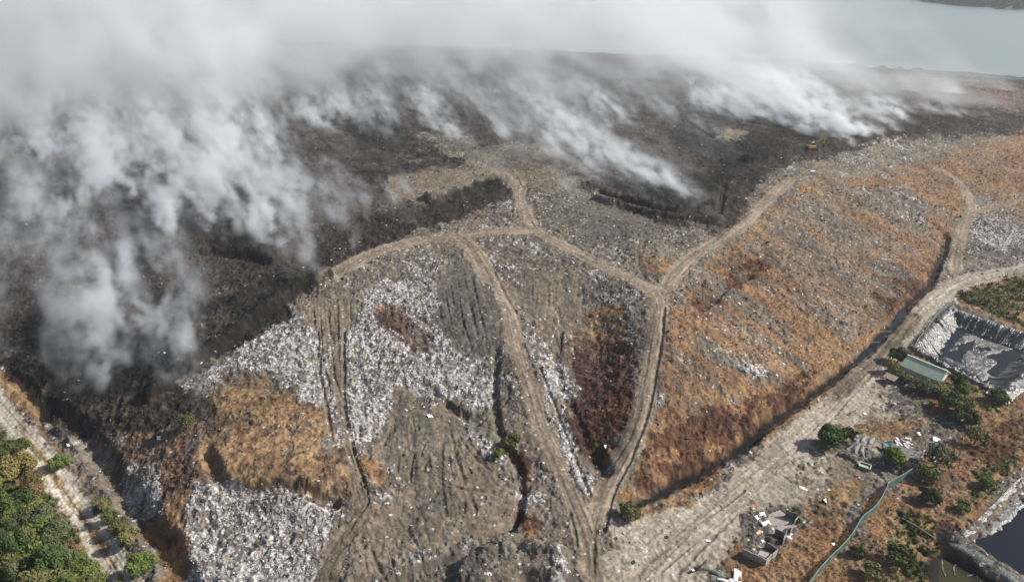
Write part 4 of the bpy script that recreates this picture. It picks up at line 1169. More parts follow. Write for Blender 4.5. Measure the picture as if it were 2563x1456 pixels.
def ruins():
    H = 2.2
    FL, FR, BR = P3(1860, 1374.5, H), P3(1917, 1401, H), P3(1947, 1369, H)
    z0 = float(ground_z(*((FL + BR) / 2)[:2])[0]) - .1
    BL = FL + (BR - FR)
    c = (FL + BR) / 2
    t = thing('ruined_hut', (c.x, c.y, z0), "lower roofless concrete hut with a long dark front wall", 'ruin', 'roofless concrete ruins')
    o = Vector((c.x, c.y, 0)); L = [q - o for q in (FL, FR, BR, BL)]
    for q in L: q.z = 0
    fl, fr, br, bl = L
    wall_piece(MB(), fl, fr, 0, H, .16, .12, 3).build('front_wall', M_CONC, t)
    m = MB(); wall_piece(m, fr, fr.lerp(br, .46), 0, H, .16, .9, 4); wall_piece(m, fr.lerp(br, .56), br, 0, H * .86, .16, .5, 5); m.build('side_wall', M_CONC, t)
    wall_piece(MB(), br, br.lerp(bl, .55), 0, H * .9, .16, .5, 6).build('back_wall', M_CONC_DARK, t)
    wall_piece(MB(), fl, fl.lerp(bl, .28), 0, H * .8, .16, 1.2, 7).build('side_wall', M_CONC_DARK, t)
    wall_piece(MB(), fl.lerp(fr, .48) + (bl - fl) * .05, fl.lerp(fr, .5) + (bl - fl) * .35, 0, .9, .14, .3, 8).build('partition', M_CONC, t)
    mid = (fl + br) / 2; a = math.atan2((fr - fl).y, (fr - fl).x)
    MB().box((mid.x, mid.y, .12), ((fr - fl).length * .97, (bl - fl).length * .97, .2), a).build('floor_slab', M_SLAB, t)
    s = fl.lerp(br, .62)
    MB().box((s.x, s.y, .38), (1.9, 2.0, .22), a).build('raised_slab', surf("pale_slab", (.40, .35, .32), .9, .15, 2), t)
    # upper ruin
    A0, A1 = P3(1967, 1276, 2.1), P3(1998, 1287, 2.1)
    B0, B1 = P3(1940, 1322, 2.0), P3(1964, 1332, 2.0)
    z1 = float(ground_z(*((A0 + B1) / 2)[:2])[0]) - .1
    c = (A0 + A1 + B0 + B1) / 4; o = Vector((c.x, c.y, 0))
    t = thing('ruined_hut', (c.x, c.y, z1), "upper collapsed concrete hut with separate broken walls on a pinkish floor", 'ruin', 'roofless concrete ruins')
    a0, a1, b0, b1 = [Vector((q.x - c.x, q.y - c.y, 0)) for q in (A0, A1, B0, B1)]
    wall_piece(MB(), a0, a1, 0, 2.1, .16, .25, 11).build('back_wall', M_CONC_DARK, t)
    wall_piece(MB(), a1, a1.lerp(b1, .25), 0, 1.9, .16, 1.1, 12).build('side_wall', M_CONC, t)
    wall_piece(MB(), b0, b1, 0, 2.0, .16, .35, 13).build('front_wall', M_CONC_DARK, t)
    q0, q1 = [Vector((q.x - c.x, q.y - c.y, 0)) for q in (P3(1969.6, 1325, 2.0), P3(1960, 1352, 1.6))]
    wall_piece(MB(), q0, q1, 0, 1.9, .16, .5, 14).build('side_wall', M_CONC, t)
    q0, q1 = [Vector((q.x - c.x, q.y - c.y, 0)) for q in (P3(1986, 1308, 1.9), P3(1978, 1328, 1.7))]
    wall_piece(MB(), q0, q1, 0, 1.7, .16, .4, 15).build('partition', M_CONC, t)
    f = [Vector((q.x - c.x, q.y - c.y, .14)) for q in (P3(1893, 1300, z1), P3(1945, 1345, z1), P3(2000, 1312, z1), P3(1950, 1276, z1))]
    MB().sheet(f, 10, 10, lambda a, b: .03 * math.sin(7 * a + 5 * b), .35).build('floor_slab', M_SLAB, t)
ruins()

# ------------------------------------------------------------------ tarpaulin shack, frame and scrap round it
def tarp(name, corners, label, seed, amp=.22):
    P = [P3(u, v, z) for u, v, z in corners]
    c = sum(P, Vector()) / 4
    t = thing(name, (c.x, c.y, float(ground_z(c.x, c.y)[0])), label, 'tarpaulin')
    o = Vector((c.x, c.y, t.location.z))
    r = random.Random(seed); ph = [r.uniform(0, 6) for _ in range(4)]
    fn = lambda a, b: amp * (math.sin(16 * a + ph[0] + 2 * math.sin(3 * b)) * (.35 + .65 * b) + .5 * math.sin(31 * a + 4 * b + ph[1]) * b) + amp * .8 * math.sin(4 * b + ph[2]) * math.sin(3 * a)
    MB().sheet([q - o for q in P], 40, 18, fn, .03).build('cloth', M_TARP, t, smooth_on=True)
    for q in P:
        MB().tube((q.x - o.x, q.y - o.y, -.3), (q.x - o.x + .1, q.y - o.y + .1, q.z - o.z - .02), .06).build('pole', M_POLE, t)
    return t
tarp('tarpaulin_shelter', [(2142, 1104, 2.9), (2162, 1114, 2.6), (2171, 1151, 1.2), (2116, 1125, 1.7)], "crumpled grey tarpaulin sloping towards the pale yard, lower of the shack's two sheets", 1)
tarp('tarpaulin_shelter', [(2141, 1085, 2.6), (2191, 1095, 2.2), (2184, 1113, 1.8), (2136, 1101, 2.4)], "long creased grey tarpaulin behind, upper of the shack's two sheets", 2, .16)
def frames():
    p = G3(2100, 1128)
    t = thing('bamboo_rack', p, "low wooden rack standing under the edge of the lower tarpaulin", 'rack', rz=.4)
    for x in (-1.3, 1.3):
        for y in (-.8, .8): MB().tube((x, y, -.3), (x + .1, y, 1.3), .05).build('leg', M_POLE, t)
    m = MB()
    for k in range(7): m.tube((-1.4, -.8 + k * .27, 1.25), (1.5, -.8 + k * .27, 1.3), .04)
    m.build('slatted_top', M_POLE, t)
    q = MB(); q.tube((1.6, -.6, -.3), (1.5, -.5, 3.4), .05); q.tube((2.2, .3, -.3), (2.4, .2, 3.0), .05); q.tube((1.5, -.5, 3.0), (2.5, .3, 2.8), .04)
    q.build('leaning_pole', M_POLE, t)
    # burnt roof frame
    c = G3(2280, 1165)
    t = thing('shed_frame', c, "bare metal roof frame of a burnt shed beside the yellow green tree", 'shed', rz=math.radians(38))
    for x in (-2.4, 2.4):
        for y in (-1.7, 1.7): MB().tube((x, y, -.3), (x, y, 2.0 + (.5 if y > 0 else 0)), .06).build('post', M_IRON, t)
    for k in range(7):
        y = -1.8 + k * .6; z = 2.0 + .5 * (y + 1.8) / 3.6
        MB().tube((-2.5, y, z), (2.5, y, z), .05).build('purlin', M_IRON, t)
    for x in (-2.4, -.8, .8, 2.4): MB().tube((x, -1.9, 2.0), (x, 1.9, 2.5), .06).build('rafter', M_IRON, t)
    MB().sheet([(-2.6, .6, 2.42), (2.4, .6, 2.42), (2.4, 2.6, 2.5), (-2.6, 2.6, 2.5)], 10, 4, lambda a, b: .05 * math.sin(20 * a), .05).build('roof_sheet', M_CONC_DARK, t)
    # slab under it
    s = G3(2262, 1138)
    o = MB().box((0, 0, .35), (6.5, 3.6, .9), math.radians(-32)).build('broken_slab', M_CONC_DARK); o.location = s
    tag(o, "grey broken concrete platform behind the bare metal frame", 'slab')
    o = MB().sheet([(-1.6, -.9, .5), (1.6, -.7, .4), (1.4, .9, 1.3), (-1.5, 1.0, 1.4)], 12, 8, lambda a, b: .18 * math.sin(9 * a + 4 * b) * math.sin(6 * b), .04).build('crumpled_sheet', M_TEAL, smooth_on=True)
    o.location = G3(2222, 1124); tag(o, "crumpled teal sheet hanging behind the yellow green tree", 'sheet')
    # crate
    c = G3(2163, 1170)
    t = thing('metal_crate', c, "open green metal crate with a pale divider in front of the lower tarpaulin", 'crate', rz=math.radians(-32))
    w = MB()
    w.box((0, -.9, .35), (2.6, .14, .8)); w.box((0, .9, .35), (2.6, .14, .8)); w.box((-1.24, 0, .353), (.14, 1.66, .8)); w.box((1.24, 0, .353), (.14, 1.66, .8))
    w.build('side', M_CRATE, t)
    MB().box((0, 0, .02), (2.3, 1.6, .1)).build('bottom', M_CHAR_DARK, t)
    MB().box((0, .1, .42), (2.32, .6, .08)).build('divider', M_CRATE_IN, t)
    r = MB()
    for q in ((0, -.9, .80, 2.7, .2), (0, .9, .80, 2.7, .2), (-1.24, 0, .802, .2, 1.6), (1.24, 0, .802, .2, 1.6)): r.box(q[:3], (q[3], q[4], .09))
    r.build('rim', M_CRATE_IN, t)
    # long painted beam by the white scrap
    a, b = P3(2232, 1110, .5), P3(2277, 1130, .5)
    o = MB().tube(a, b, .22, .22, 4).tube(a + Vector((.3, .25, .1)), b + Vector((-.4, .3, .1)), .12, .12, 4).build('painted_beam', M_TEAL)
    tag(o, "long teal and white beam lying along the heap of white boards", 'beam')
frames()
def board(u, v, sx, sy, rz, mat, label, name='board', cat='board', tilt=.25, h=.08, group=None, lift=.12):
    c = G3(u, v, lift)
    R = Matrix.Rotation(rz, 3, 'Z') @ Matrix.Rotation(tilt, 3, 'X') @ Matrix.Rotation(tilt * .6, 3, 'Y')
    m = MB(); k = random.Random(int(u * 7 + v))
    P = [R @ Vector((x * sx / 2 * k.uniform(.85, 1.1), y * sy / 2 * k.uniform(.85, 1.1), 0)) for x, y in ((-1, -1), (1, -1), (1, 1), (-1, 1))]
    m.sheet(P, 4, 3, lambda a, b: .08 * sx * math.sin(5 * a + k.random()) * math.sin(3 * b), h)
    o = m.build(name, mat); o.location = c
    return tag(o, label, cat, group)
_r = random.Random(5)
for k in range(26):
    board(2246 + _r.uniform(-8, 34), 1108 + _r.uniform(-8, 18), _r.uniform(.6, 1.8), _r.uniform(.4, .9), _r.uniform(0, 3), M_PEACH if k in (7, 15) else M_WHITE,
          "peach coloured board in the heap of white boards behind the yellow green tree" if k in (7, 15) else "white board in the heap behind the yellow green tree", tilt=_r.uniform(.05, .5), group='heap of white boards', lift=.15 + .5 * _r.random())
for u, v, sx, sy, rz, tl, lb in [
 (2010, 1222, 1.9, .8, -.5, .1, "bent white sheet lying alone on the pale yard left of the dry grass"), (2066, 1255, 1.1, .9, .6, .3, "small square white sheet at the edge of the dry grass in the yard"),
 (2088, 1359, 1.2, .6, .2, .2, "white sheet lying in the shade of the net fence"), (1773, 1352, 1.2, .5, -.05, .05, "cream board lying flat on the pale yard near the road ruts"),
 (2300, 1088, 1.4, 1.2, .5, .3, "white square sheet next to a tyre on the dry grass"), (2343, 1104, 1.9, 1.3, -.4, .3, "larger white sheet between the tyres and the airy grey tree"),
 (2339, 1153, .9, 1.8, .2, .6, "white sheet caught under the airy grey tree"), (2347, 1179, 1.3, .8, .8, .3, "white sheet on the brown slope right of the leafy fence tree"),
 (2164, 1035, 1.0, .7, .3, .2, "white board lying above the dark tree on the pale yard"), (2352, 975, 1.2, 2.2, -.3, .7, "white panel showing between the olive trees below the green roof"),
 (2318, 1010, 2.0, .6, .3, .2, "pale sheet lying on the dark ash below the olive trees"), (2034, 429, 2.6, 1.1, .1, .15, "large white sheet on the ridge below the excavator"),
 (1997, 474, 1.2, .8, .4, .1, "white scrap beside the ridge track"), (1904, 456, 1.4, .8, -.6, .1, "pale scrap on the ridge left of the track"), (1852, 760, 1.1, .9, .3, .3, "white bag by the cracks on the right slope"),
 (2102, 757, 1.2, .9, 1.3, .3, "white bag low on the right slope above the ditch"), (2338, 592, 1.6, .8, .0, .1, "white board left of the upper track junction"), (2200, 622, .9, .8, 1.0, .3, "white scrap high on the right slope"),
 (1950, 884, .9, .8, .4, .3, "white scrap on the middle of the right slope"), (1963, 907, .8, .7, .2, .3, "white scrap just below another on the right slope"), (1076, 1042, 1.5, 1.1, .7, .4, "large white bag on the tracked tan soil in the middle"),
 (1516, 1118, 1.0, .9, .5, .5, "white bag in the dark hollow between the two haul roads"), (399, 1096, 1.1, 1.0, .2, .4, "white box on the brown slope left of the straw mound"), (174, 1116, .9, .8, .6, .4, "white scrap on the waste bank beside the left road")]:
    board(u, v, sx, sy, rz, M_BAG, lb, 'white_scrap', 'scrap', tl)
for u, v, sx, sy, rz, mt, lb in [(1894, 1298, 1.2, 1.0, .5, M_WHITE, "white block standing left of the upper ruin"), (1907, 1290, 1.5, 1.1, .2, M_WHITE, "white slab at the back left of the upper ruin"),
 (1915, 1312, 2.6, .9, .45, M_WHITE, "long white slab lying on the upper ruin's floor"), (1925, 1309, .9, .7, 1.0, M_WHITE, "short white slab beside the long one on the upper ruin's floor"),
 (1937, 1324, 1.0, .6, .4, M_WHITE, "white chunk leaning on the upper ruin's front wall"), (1973, 1343, 1.6, .7, -.7, M_WHITE, "white panel outside the right wall of the upper ruin"), (1979, 1337, 1.3, .6, -.4, M_WHITE, "second white panel right of the upper ruin"),
 (1896, 1335, 1.1, .8, .3, M_PEACH, "pinkish slab on the rubble below the upper ruin"), (1904, 1330, .9, .8, .9, M_PEACH, "small pinkish slab on the rubble below the upper ruin"), (1908, 1355, .8, .6, .3, M_WHITE, "white chunk between the two ruins"),
 (1888, 1375, .9, .6, .3, M_PEACH, "peach coloured board on the lower ruin's partition")]:
    board(u, v, sx, sy, rz, mt, lb, 'broken_slab', 'slab', .18, .22)
def bucket(u, v, mat, r, label):
    m = MB(); n = 14
    m.tube((0, 0, 0), (0, 0, .8 * r), r * .8, r, n)
    o = m.build('bucket', mat); o.location = G3(u, v, -.02); o.rotation_euler = (.5, .3, 0)
    tag(o, label, 'bucket')
bucket(1881, 1269, M_RED, .42, "red bucket lying by the rubble above the upper ruin")
bucket(1884, 1274, M_YEL, .32, "yellow bucket next to the red one")
bucket(1757, 1234, M_RED, .36, "red bucket on the dry verge between ditch and road")

# tyres
def tyre(loc, rx, rz, R, label, first=None):
    if first is None:
        me = bpy.data.meshes.new("tyre"); b = bmesh.new()
        n, k = 22, 9; prof = []
        for j in range(k):
            a = 2 * math.pi * j / k; prof.append((.76 + .24 * math.cos(a), .26 * math.sin(a)))
        g = [[b.verts.new((p[0] * math.cos(2 * math.pi * i / n), p[0] * math.sin(2 * math.pi * i / n), p[1])) for p in prof] for i in range(n)]
        for i in range(n):
            for j in range(k): b.faces.new((g[i][j], g[(i + 1) % n][j], g[(i + 1) % n][(j + 1) % k], g[i][(j + 1) % k]))
        bmesh.ops.recalc_face_normals(b, faces=b.faces); b.to_mesh(me); b.free()
        me.polygons.foreach_set("use_smooth", [True] * len(me.polygons))
        o = link('tyre', me, M_RUBBER)
    else:
        o = first.copy(); COL.objects.link(o)
    o.location = loc; o.rotation_euler = (rx, 0, rz); o.scale = (R, R, R)
    return tag(o, label, 'tyre', 'discarded tyres')
_ty = None
for u, v, R, rx, lb in [(3379, 1541, .52, .1, "tyre standing apart at the upper left of the ash heap"), (3387, 1558, .5, .15, "tyre leaning behind two others left of the ash heap"), (3402, 1561, .5, .2, "right tyre of the three grouped left of the ash heap"),
 (3389, 1569, .52, .1, "front tyre of the three grouped left of the ash heap"), (3478, 1561, .52, .05, "tyre lying flat at the right edge of the ash heap"), (3489, 1594, .55, .1, "pale rimmed tyre in the dark hollow right of the ash heap"),
 (3445, 1617, .58, .5, "tyre tilted up next to a white square sheet"), (3402, 1628, .5, .05, "half buried tyre on the dry grass above the white boards"), (2499, 2014, .45, .1, "small tyre on the pale yard by the road ruts"),
 (2309, 2021, .42, .1, "small tyre on the verge right of the meeting haul roads"), (2375, 2110, .45, .1, "tyre lying in the pale yard close to the bottom edge")]:
    o = tyre(G3(u * .66719, v * .66719, .12), rx, u * .1, R, lb, _ty); _ty = _ty or o
# charred branch and sheets at the bottom edge
def branch():
    m = MB(); q = [P3(1724, 1433, .5), P3(1735, 1429, .55), P3(1742, 1425, .7), P3(1750, 1420, .6), P3(1758, 1411, .5), P3(1769, 1399, .9)]
    rr = [.28, .42, .40, .34, .2, .06]
    for i in range(5): m.tube(q[i], q[i + 1], rr[i], rr[i + 1], 7)
    m.tube(q[1], P3(1722, 1427, .5), .16, .05); m.tube(q[3], P3(1745, 1413, 1.0), .16, .05); m.tube(q[2], P3(1738, 1416, .7), .14, .06); m.tube(q[0], P3(1715, 1424, .4), .16, .08)
    o = m.build('charred_branch', M_CHAR_DARK); tag(o, "thick charred branch lying on the pale yard", 'branch')
    o = board(1733, 1431, .55, .5, .3, M_BAG, "small white scrap caught on the charred branch", 'white_scrap', 'scrap', .2, lift=.75)
branch()
for u, v, sx, sy, rz, mt, tl, lb in [(1787, 1432, 4.6, .9, -.42, M_SHEET_G, .12, "long grey green sheet, leftmost of the pile at the bottom edge"), (1803, 1439, 3.6, .7, -.40, M_SHEET_G, .2, "grey green sheet under the short green one at the bottom edge"),
 (1814, 1441, 2.8, 1.0, -.62, surf("mossy_green_sheet", (.16, .21, .13), .6, .25, 2), .3, "short bright green sheet on the pile at the bottom edge"), (1794, 1450, 2.4, 1.2, -.3, M_SHEET_G, .1, "lowest grey green sheet at the bottom edge"),
 (1845, 1443, 1.5, 2.6, -.3, M_WHITE, .2, "upright white sheet at the right of the sheet pile"), (1838, 1452, 2.4, 1.2, .3, M_WHITE, .1, "wide white sheet lying against the upright one"), (1812, 1453, 3.0, .5, -.2, M_WHITE, .1, "narrow white strip across the sheet pile")]:
    board(u, v, sx, sy, rz, mt, lb, 'metal_sheet', 'sheet', tl, .06, 'pile of metal sheets', .2)
# pipe on the bank
o = MB().tube(G3(2256, 1299, .15), G3(2296, 1325, .2), .2).tube(G3(2296, 1325, .2), G3(2337, 1349, .2), .2).build('pipe', M_POLE); tag(o, "long grey pipe lying on the dry slope towards the lower pond", 'pipe')

# ------------------------------------------------------------------ fences
def fence(name, pts_, H, label, mat, post_every=1, rail=True, sag=0.0, post_h=.25, pr=.06, zfix=None):
    P = [P3(u, v, H if zfix is None else zfix + H) for u, v in pts_]
    if zfix is None:
        for q in P: q.z = float(ground_z(q.x, q.y)[0]) + H
    c = P[0]; t = thing(name, (c.x, c.y, c.z - H), label, 'fence')
    o = Vector((c.x, c.y, c.z - H)); P = [q - o for q in P]
    D = dense(np.array([[q.x, q.y, q.z] for q in P]), .7)
    n = len(D); vs = []
    for i, d in enumerate(D):
        w = .10 * math.sin(i * 1.3) + .07 * math.sin(i * 2.9)
        for k in range(4):
            z = d[2] - H + H * k / 3.0 - (sag * (.5 - .5 * math.cos(i * .9 if sag < 2 else i * .21 + 2.2 * math.sin(i * .047))) * (1 if sag < 2 else .5 + .5 * math.sin(i * .031)) if k >= 2 else 0)
            vs.append((d[0] + w * math.sin(k * 1.1), d[1] - w * math.sin(k * 1.1), z))
    fs = [(4 * i + k, 4 * i + 4 + k, 4 * i + 5 + k, 4 * i + 1 + k) for i in range(n - 1) for k in range(3)]
    MB().add(vs, fs).build('net_panel', mat, t, smooth_on=True)
    if rail:
        m = MB()
        for i in range(n - 1):
            if i % 2 == 0: m.tube(D[i], D[min(i + 2, n - 1)], .05, .05, 5)
        m.build('top_rail', surf("pale_rail", (.42, .40, .36), .7, .2, 2), t)
    L = 0; nxt = 0
    for i in range(n):
        if i: L += float(np.linalg.norm(D[i] - D[i - 1]))
        if L >= nxt:
            MB().tube((D[i][0] + .06, D[i][1] + .06, D[i][2] - H - .3), (D[i][0] + .06, D[i][1] + .06, D[i][2] + post_h), pr, pr, 6).build('post', M_STEEL, t); nxt += post_every
    return t
fence('net_fence', [(2287, 1167), (2255, 1187), (2225, 1205), (2217, 1224), (2193, 1264), (2158, 1292), (2137, 1327), (2113, 1356), (2075, 1394), (2048, 1424), (2025, 1456), (1985, 1506)], 2.3,
      "long green shade net fence running down the yard to the bottom edge", M_NET, 3.2, post_h=.05)
fence('net_fence', [(2387, 746), (2365, 767), (2342, 788), (2312, 829), (2297, 848), (2289, 868)], 2.2, "green net fence between the gravel road and the lined pond", M_NET_THIN, 3.0)
fence('net_fence', [(2300, 862), (2330, 872), (2366, 884), (2404, 897)], 2.2, "sagging green net behind the green roofed building, along the pond rim", M_NET_THIN, 6.0, rail=False, sag=.5, post_h=.6)
fence('net_fence', [(2377, 1327), (2420, 1352), (2457, 1374), (2504, 1409), (2562, 1447), (2640, 1500)], 2.4, "sagging thin net fence on the lined dyke between the two dark ponds", M_NET_THIN, 7.5, rail=True, sag=.35, post_h=.5)
_n = 30
_u = np.linspace(1760, 2760, _n)
_v = np.interp(_u, [1640, 1950, 2300, 2562, 3000], [139, 156, 182, 204, 240]) - 6
fence('shore_fence', list(zip(_u, _v)), 4.2, "dark sagging net on posts along the lake shore", M_NET_LAKE, 17.0, rail=False, sag=2.4, post_h=.6, pr=.14)

# ------------------------------------------------------------------ lined ponds
def mat_liner(name, base, dirt, amt):
    m, n, l, p = new_mat(name)
    geo = n.new("ShaderNodeNewGeometry")
    no = n.new("ShaderNodeTexNoise"); no.inputs["Scale"].default_value = .22; no.inputs["Detail"].default_value = 7; no.inputs["Roughness"].default_value = .65
    l.new(geo.outputs["Position"], no.inputs["Vector"])
    r = n.new("ShaderNodeMapRange"); r.inputs[1].default_value = .5 - amt; r.inputs[2].default_value = .66 - amt
    l.new(no.outputs["Fac"], r.inputs[0])
    mx = n.new("ShaderNodeMix"); mx.data_type = 'RGBA'; mx.inputs[6].default_value = (*base, 1); mx.inputs[7].default_value = (*dirt, 1)
    l.new(r.outputs[0], mx.inputs[0]); l.new(mx.outputs[2], p.inputs["Base Color"])
    rr = n.new("ShaderNodeMapRange"); rr.inputs[3].default_value = .26; rr.inputs[4].default_value = .6
    l.new(r.outputs[0], rr.inputs[0]); l.new(rr.outputs[0], p.inputs["Roughness"])
    w = n.new("ShaderNodeTexNoise"); w.inputs["Scale"].default_value = 1.1; w.inputs["Detail"].default_value = 5; w.inputs["Distortion"].default_value = 1.2
    l.new(geo.outputs["Position"], w.inputs["Vector"])
    b = n.new("ShaderNodeBump"); b.inputs["Strength"].default_value = .8; b.inputs["Distance"].default_value = .4
    l.new(w.outputs["Fac"], b.inputs["Height"]); l.new(b.outputs[0], p.inputs["Normal"])
    p.inputs["Specular IOR Level"].default_value = .5
    return m
M_LINER = mat_liner("pond_liner_plastic", (.070, .074, .080), (.24, .22, .20), .03)
def mat_pond(name, c):
    m, n, l, p = new_mat(name)
    p.inputs["Base Color"].default_value = (*c, 1); p.inputs["Roughness"].default_value = .12; p.inputs["Specular IOR Level"].default_value = .16
    geo = n.new("ShaderNodeNewGeometry")
    no = n.new("ShaderNodeTexNoise"); no.inputs["Scale"].default_value = 1.5; no.inputs["Detail"].default_value = 3
    l.new(geo.outputs["Position"], no.inputs["Vector"])
    b = n.new("ShaderNodeBump"); b.inputs["Strength"].default_value = .05; b.inputs["Distance"].default_value = .1
    l.new(no.outputs["Fac"], b.inputs["Height"]); l.new(b.outputs[0], p.inputs["Normal"])
    return m
M_POND = mat_pond("dark_pond_water", (.010, .014, .022))
M_MURK = mat_pond("murky_pond_water", (.045, .040, .020))
def in_poly(x, y, P): return inside_dist(x, y, P) > 0
def smooth_poly(u, v, P, soft):
    return smooth(-soft, soft, inside_dist(u, v, P))
def pond_a():
    zw = -3.15
    Q = POND_A
    n = 260
    s, t = np.meshgrid(np.linspace(-.10, 1.16, n), np.linspace(-.08, 1.10, n))
    s, t = s.ravel(), t.ravel()
    X = (Q[0][0] * (1 - s) + Q[1][0] * s) * (1 - t) + (Q[3][0] * (1 - s) + Q[2][0] * s) * t
    Y = (Q[0][1] * (1 - s) + Q[1][1] * s) * (1 - t) + (Q[3][1] * (1 - s) + Q[2][1] * s) * t
    q = inside_dist(X, Y, Q)
    z = shape(X, Y) + .5
    floor = smooth(5.0, 8.5, q)
    u, v = project(X, Y, np.full(X.shape, zw))
    u3, v3 = (u / .66719 - 3400) * 3.64, (v / .66719 - 1100) * 3.64
    ju = (fbm(X / 3, Y / 3, 201, 4) - .5) * 90; jv = (fbm(X / 3, Y / 3, 202, 4) - .5) * 70
    wet = 0
    for poly in ("655 720;925 645;890 745;775 830;735 945;460 850;500 795;690 790", "1075 860;1220 842;1330 800;1445 770;1560 690;1700 640;1760 760;1500 890;1230 1140;1090 1075;1225 960;1110 885", "950 745;1110 742;1130 785;985 805"):
        wet = np.maximum(wet, smooth_poly(u3 + ju, v3 + jv, pts(poly), 12.0))
    fl = zw + .35 - wet * 1.1
    # folds run down the banks; the floor sheets are creased
    e0 = np.abs(s - .5); e1 = np.abs(t - .5)
    along = np.where(q < 8, np.where((np.minimum(s, 1 - s) < np.minimum(t, 1 - t)), t * 48, s * 60), 0)
    bank = (1 - floor)
    z = z * (1 - floor) + fl * floor
    fold = (vnoise(along / 1.3, q * .12, 211) - .5) * 1.1 + (vnoise(along / .5, q * .2, 212) - .5) * .45
    z = z + bank * fold * .75 * smooth(-4, 1.5, q) + (fbm(X / 1.6, Y / .9, 213, 4) - .5) * .55 * (1 - wet * .6)
    rim_ = np.exp(-(q / 1.6) ** 2) * .5
    right = smooth(.92, 1.05, s) * np.exp(-((q + 2.0) / 3.5) ** 2) * 1.8
    z = z + rim_ + right + (fbm(X / 1.5, Y / 1.5, 214, 4) - .5) * .8 * smooth(.9, 1.0, s)
    lim = np.where(s > .9, -6.5, -1.2) + (vnoise(X / 1.4, Y / 1.4, 215) - .5) * 1.6
    z = np.where(q < lim, shape(X, Y) - .8, z)
    F = np.arange(n * n).reshape(n, n)
    F = np.stack([F[:-1, :-1], F[:-1, 1:], F[1:, 1:], F[1:, :-1]], -1).reshape(-1, 4)
    ok = (q > lim - .4)[F].any(1)
    me = to_mesh("pond_liner", np.stack([X, Y, z], 1), F[ok])
    o = link("pond_liner", me, M_LINER); tag(o, "grey creased plastic liner of the rectangular pond by the green roofed building", 'pond liner')
    c = Q.mean(0); P = c + (Q - c) * .97
    link("pond_water", to_mesh("pond_water", np.array([[p[0], p[1], zw] for p in P]), np.array([[0, 1, 2, 3]]), False), M_POND, kind='structure')
pond_a()
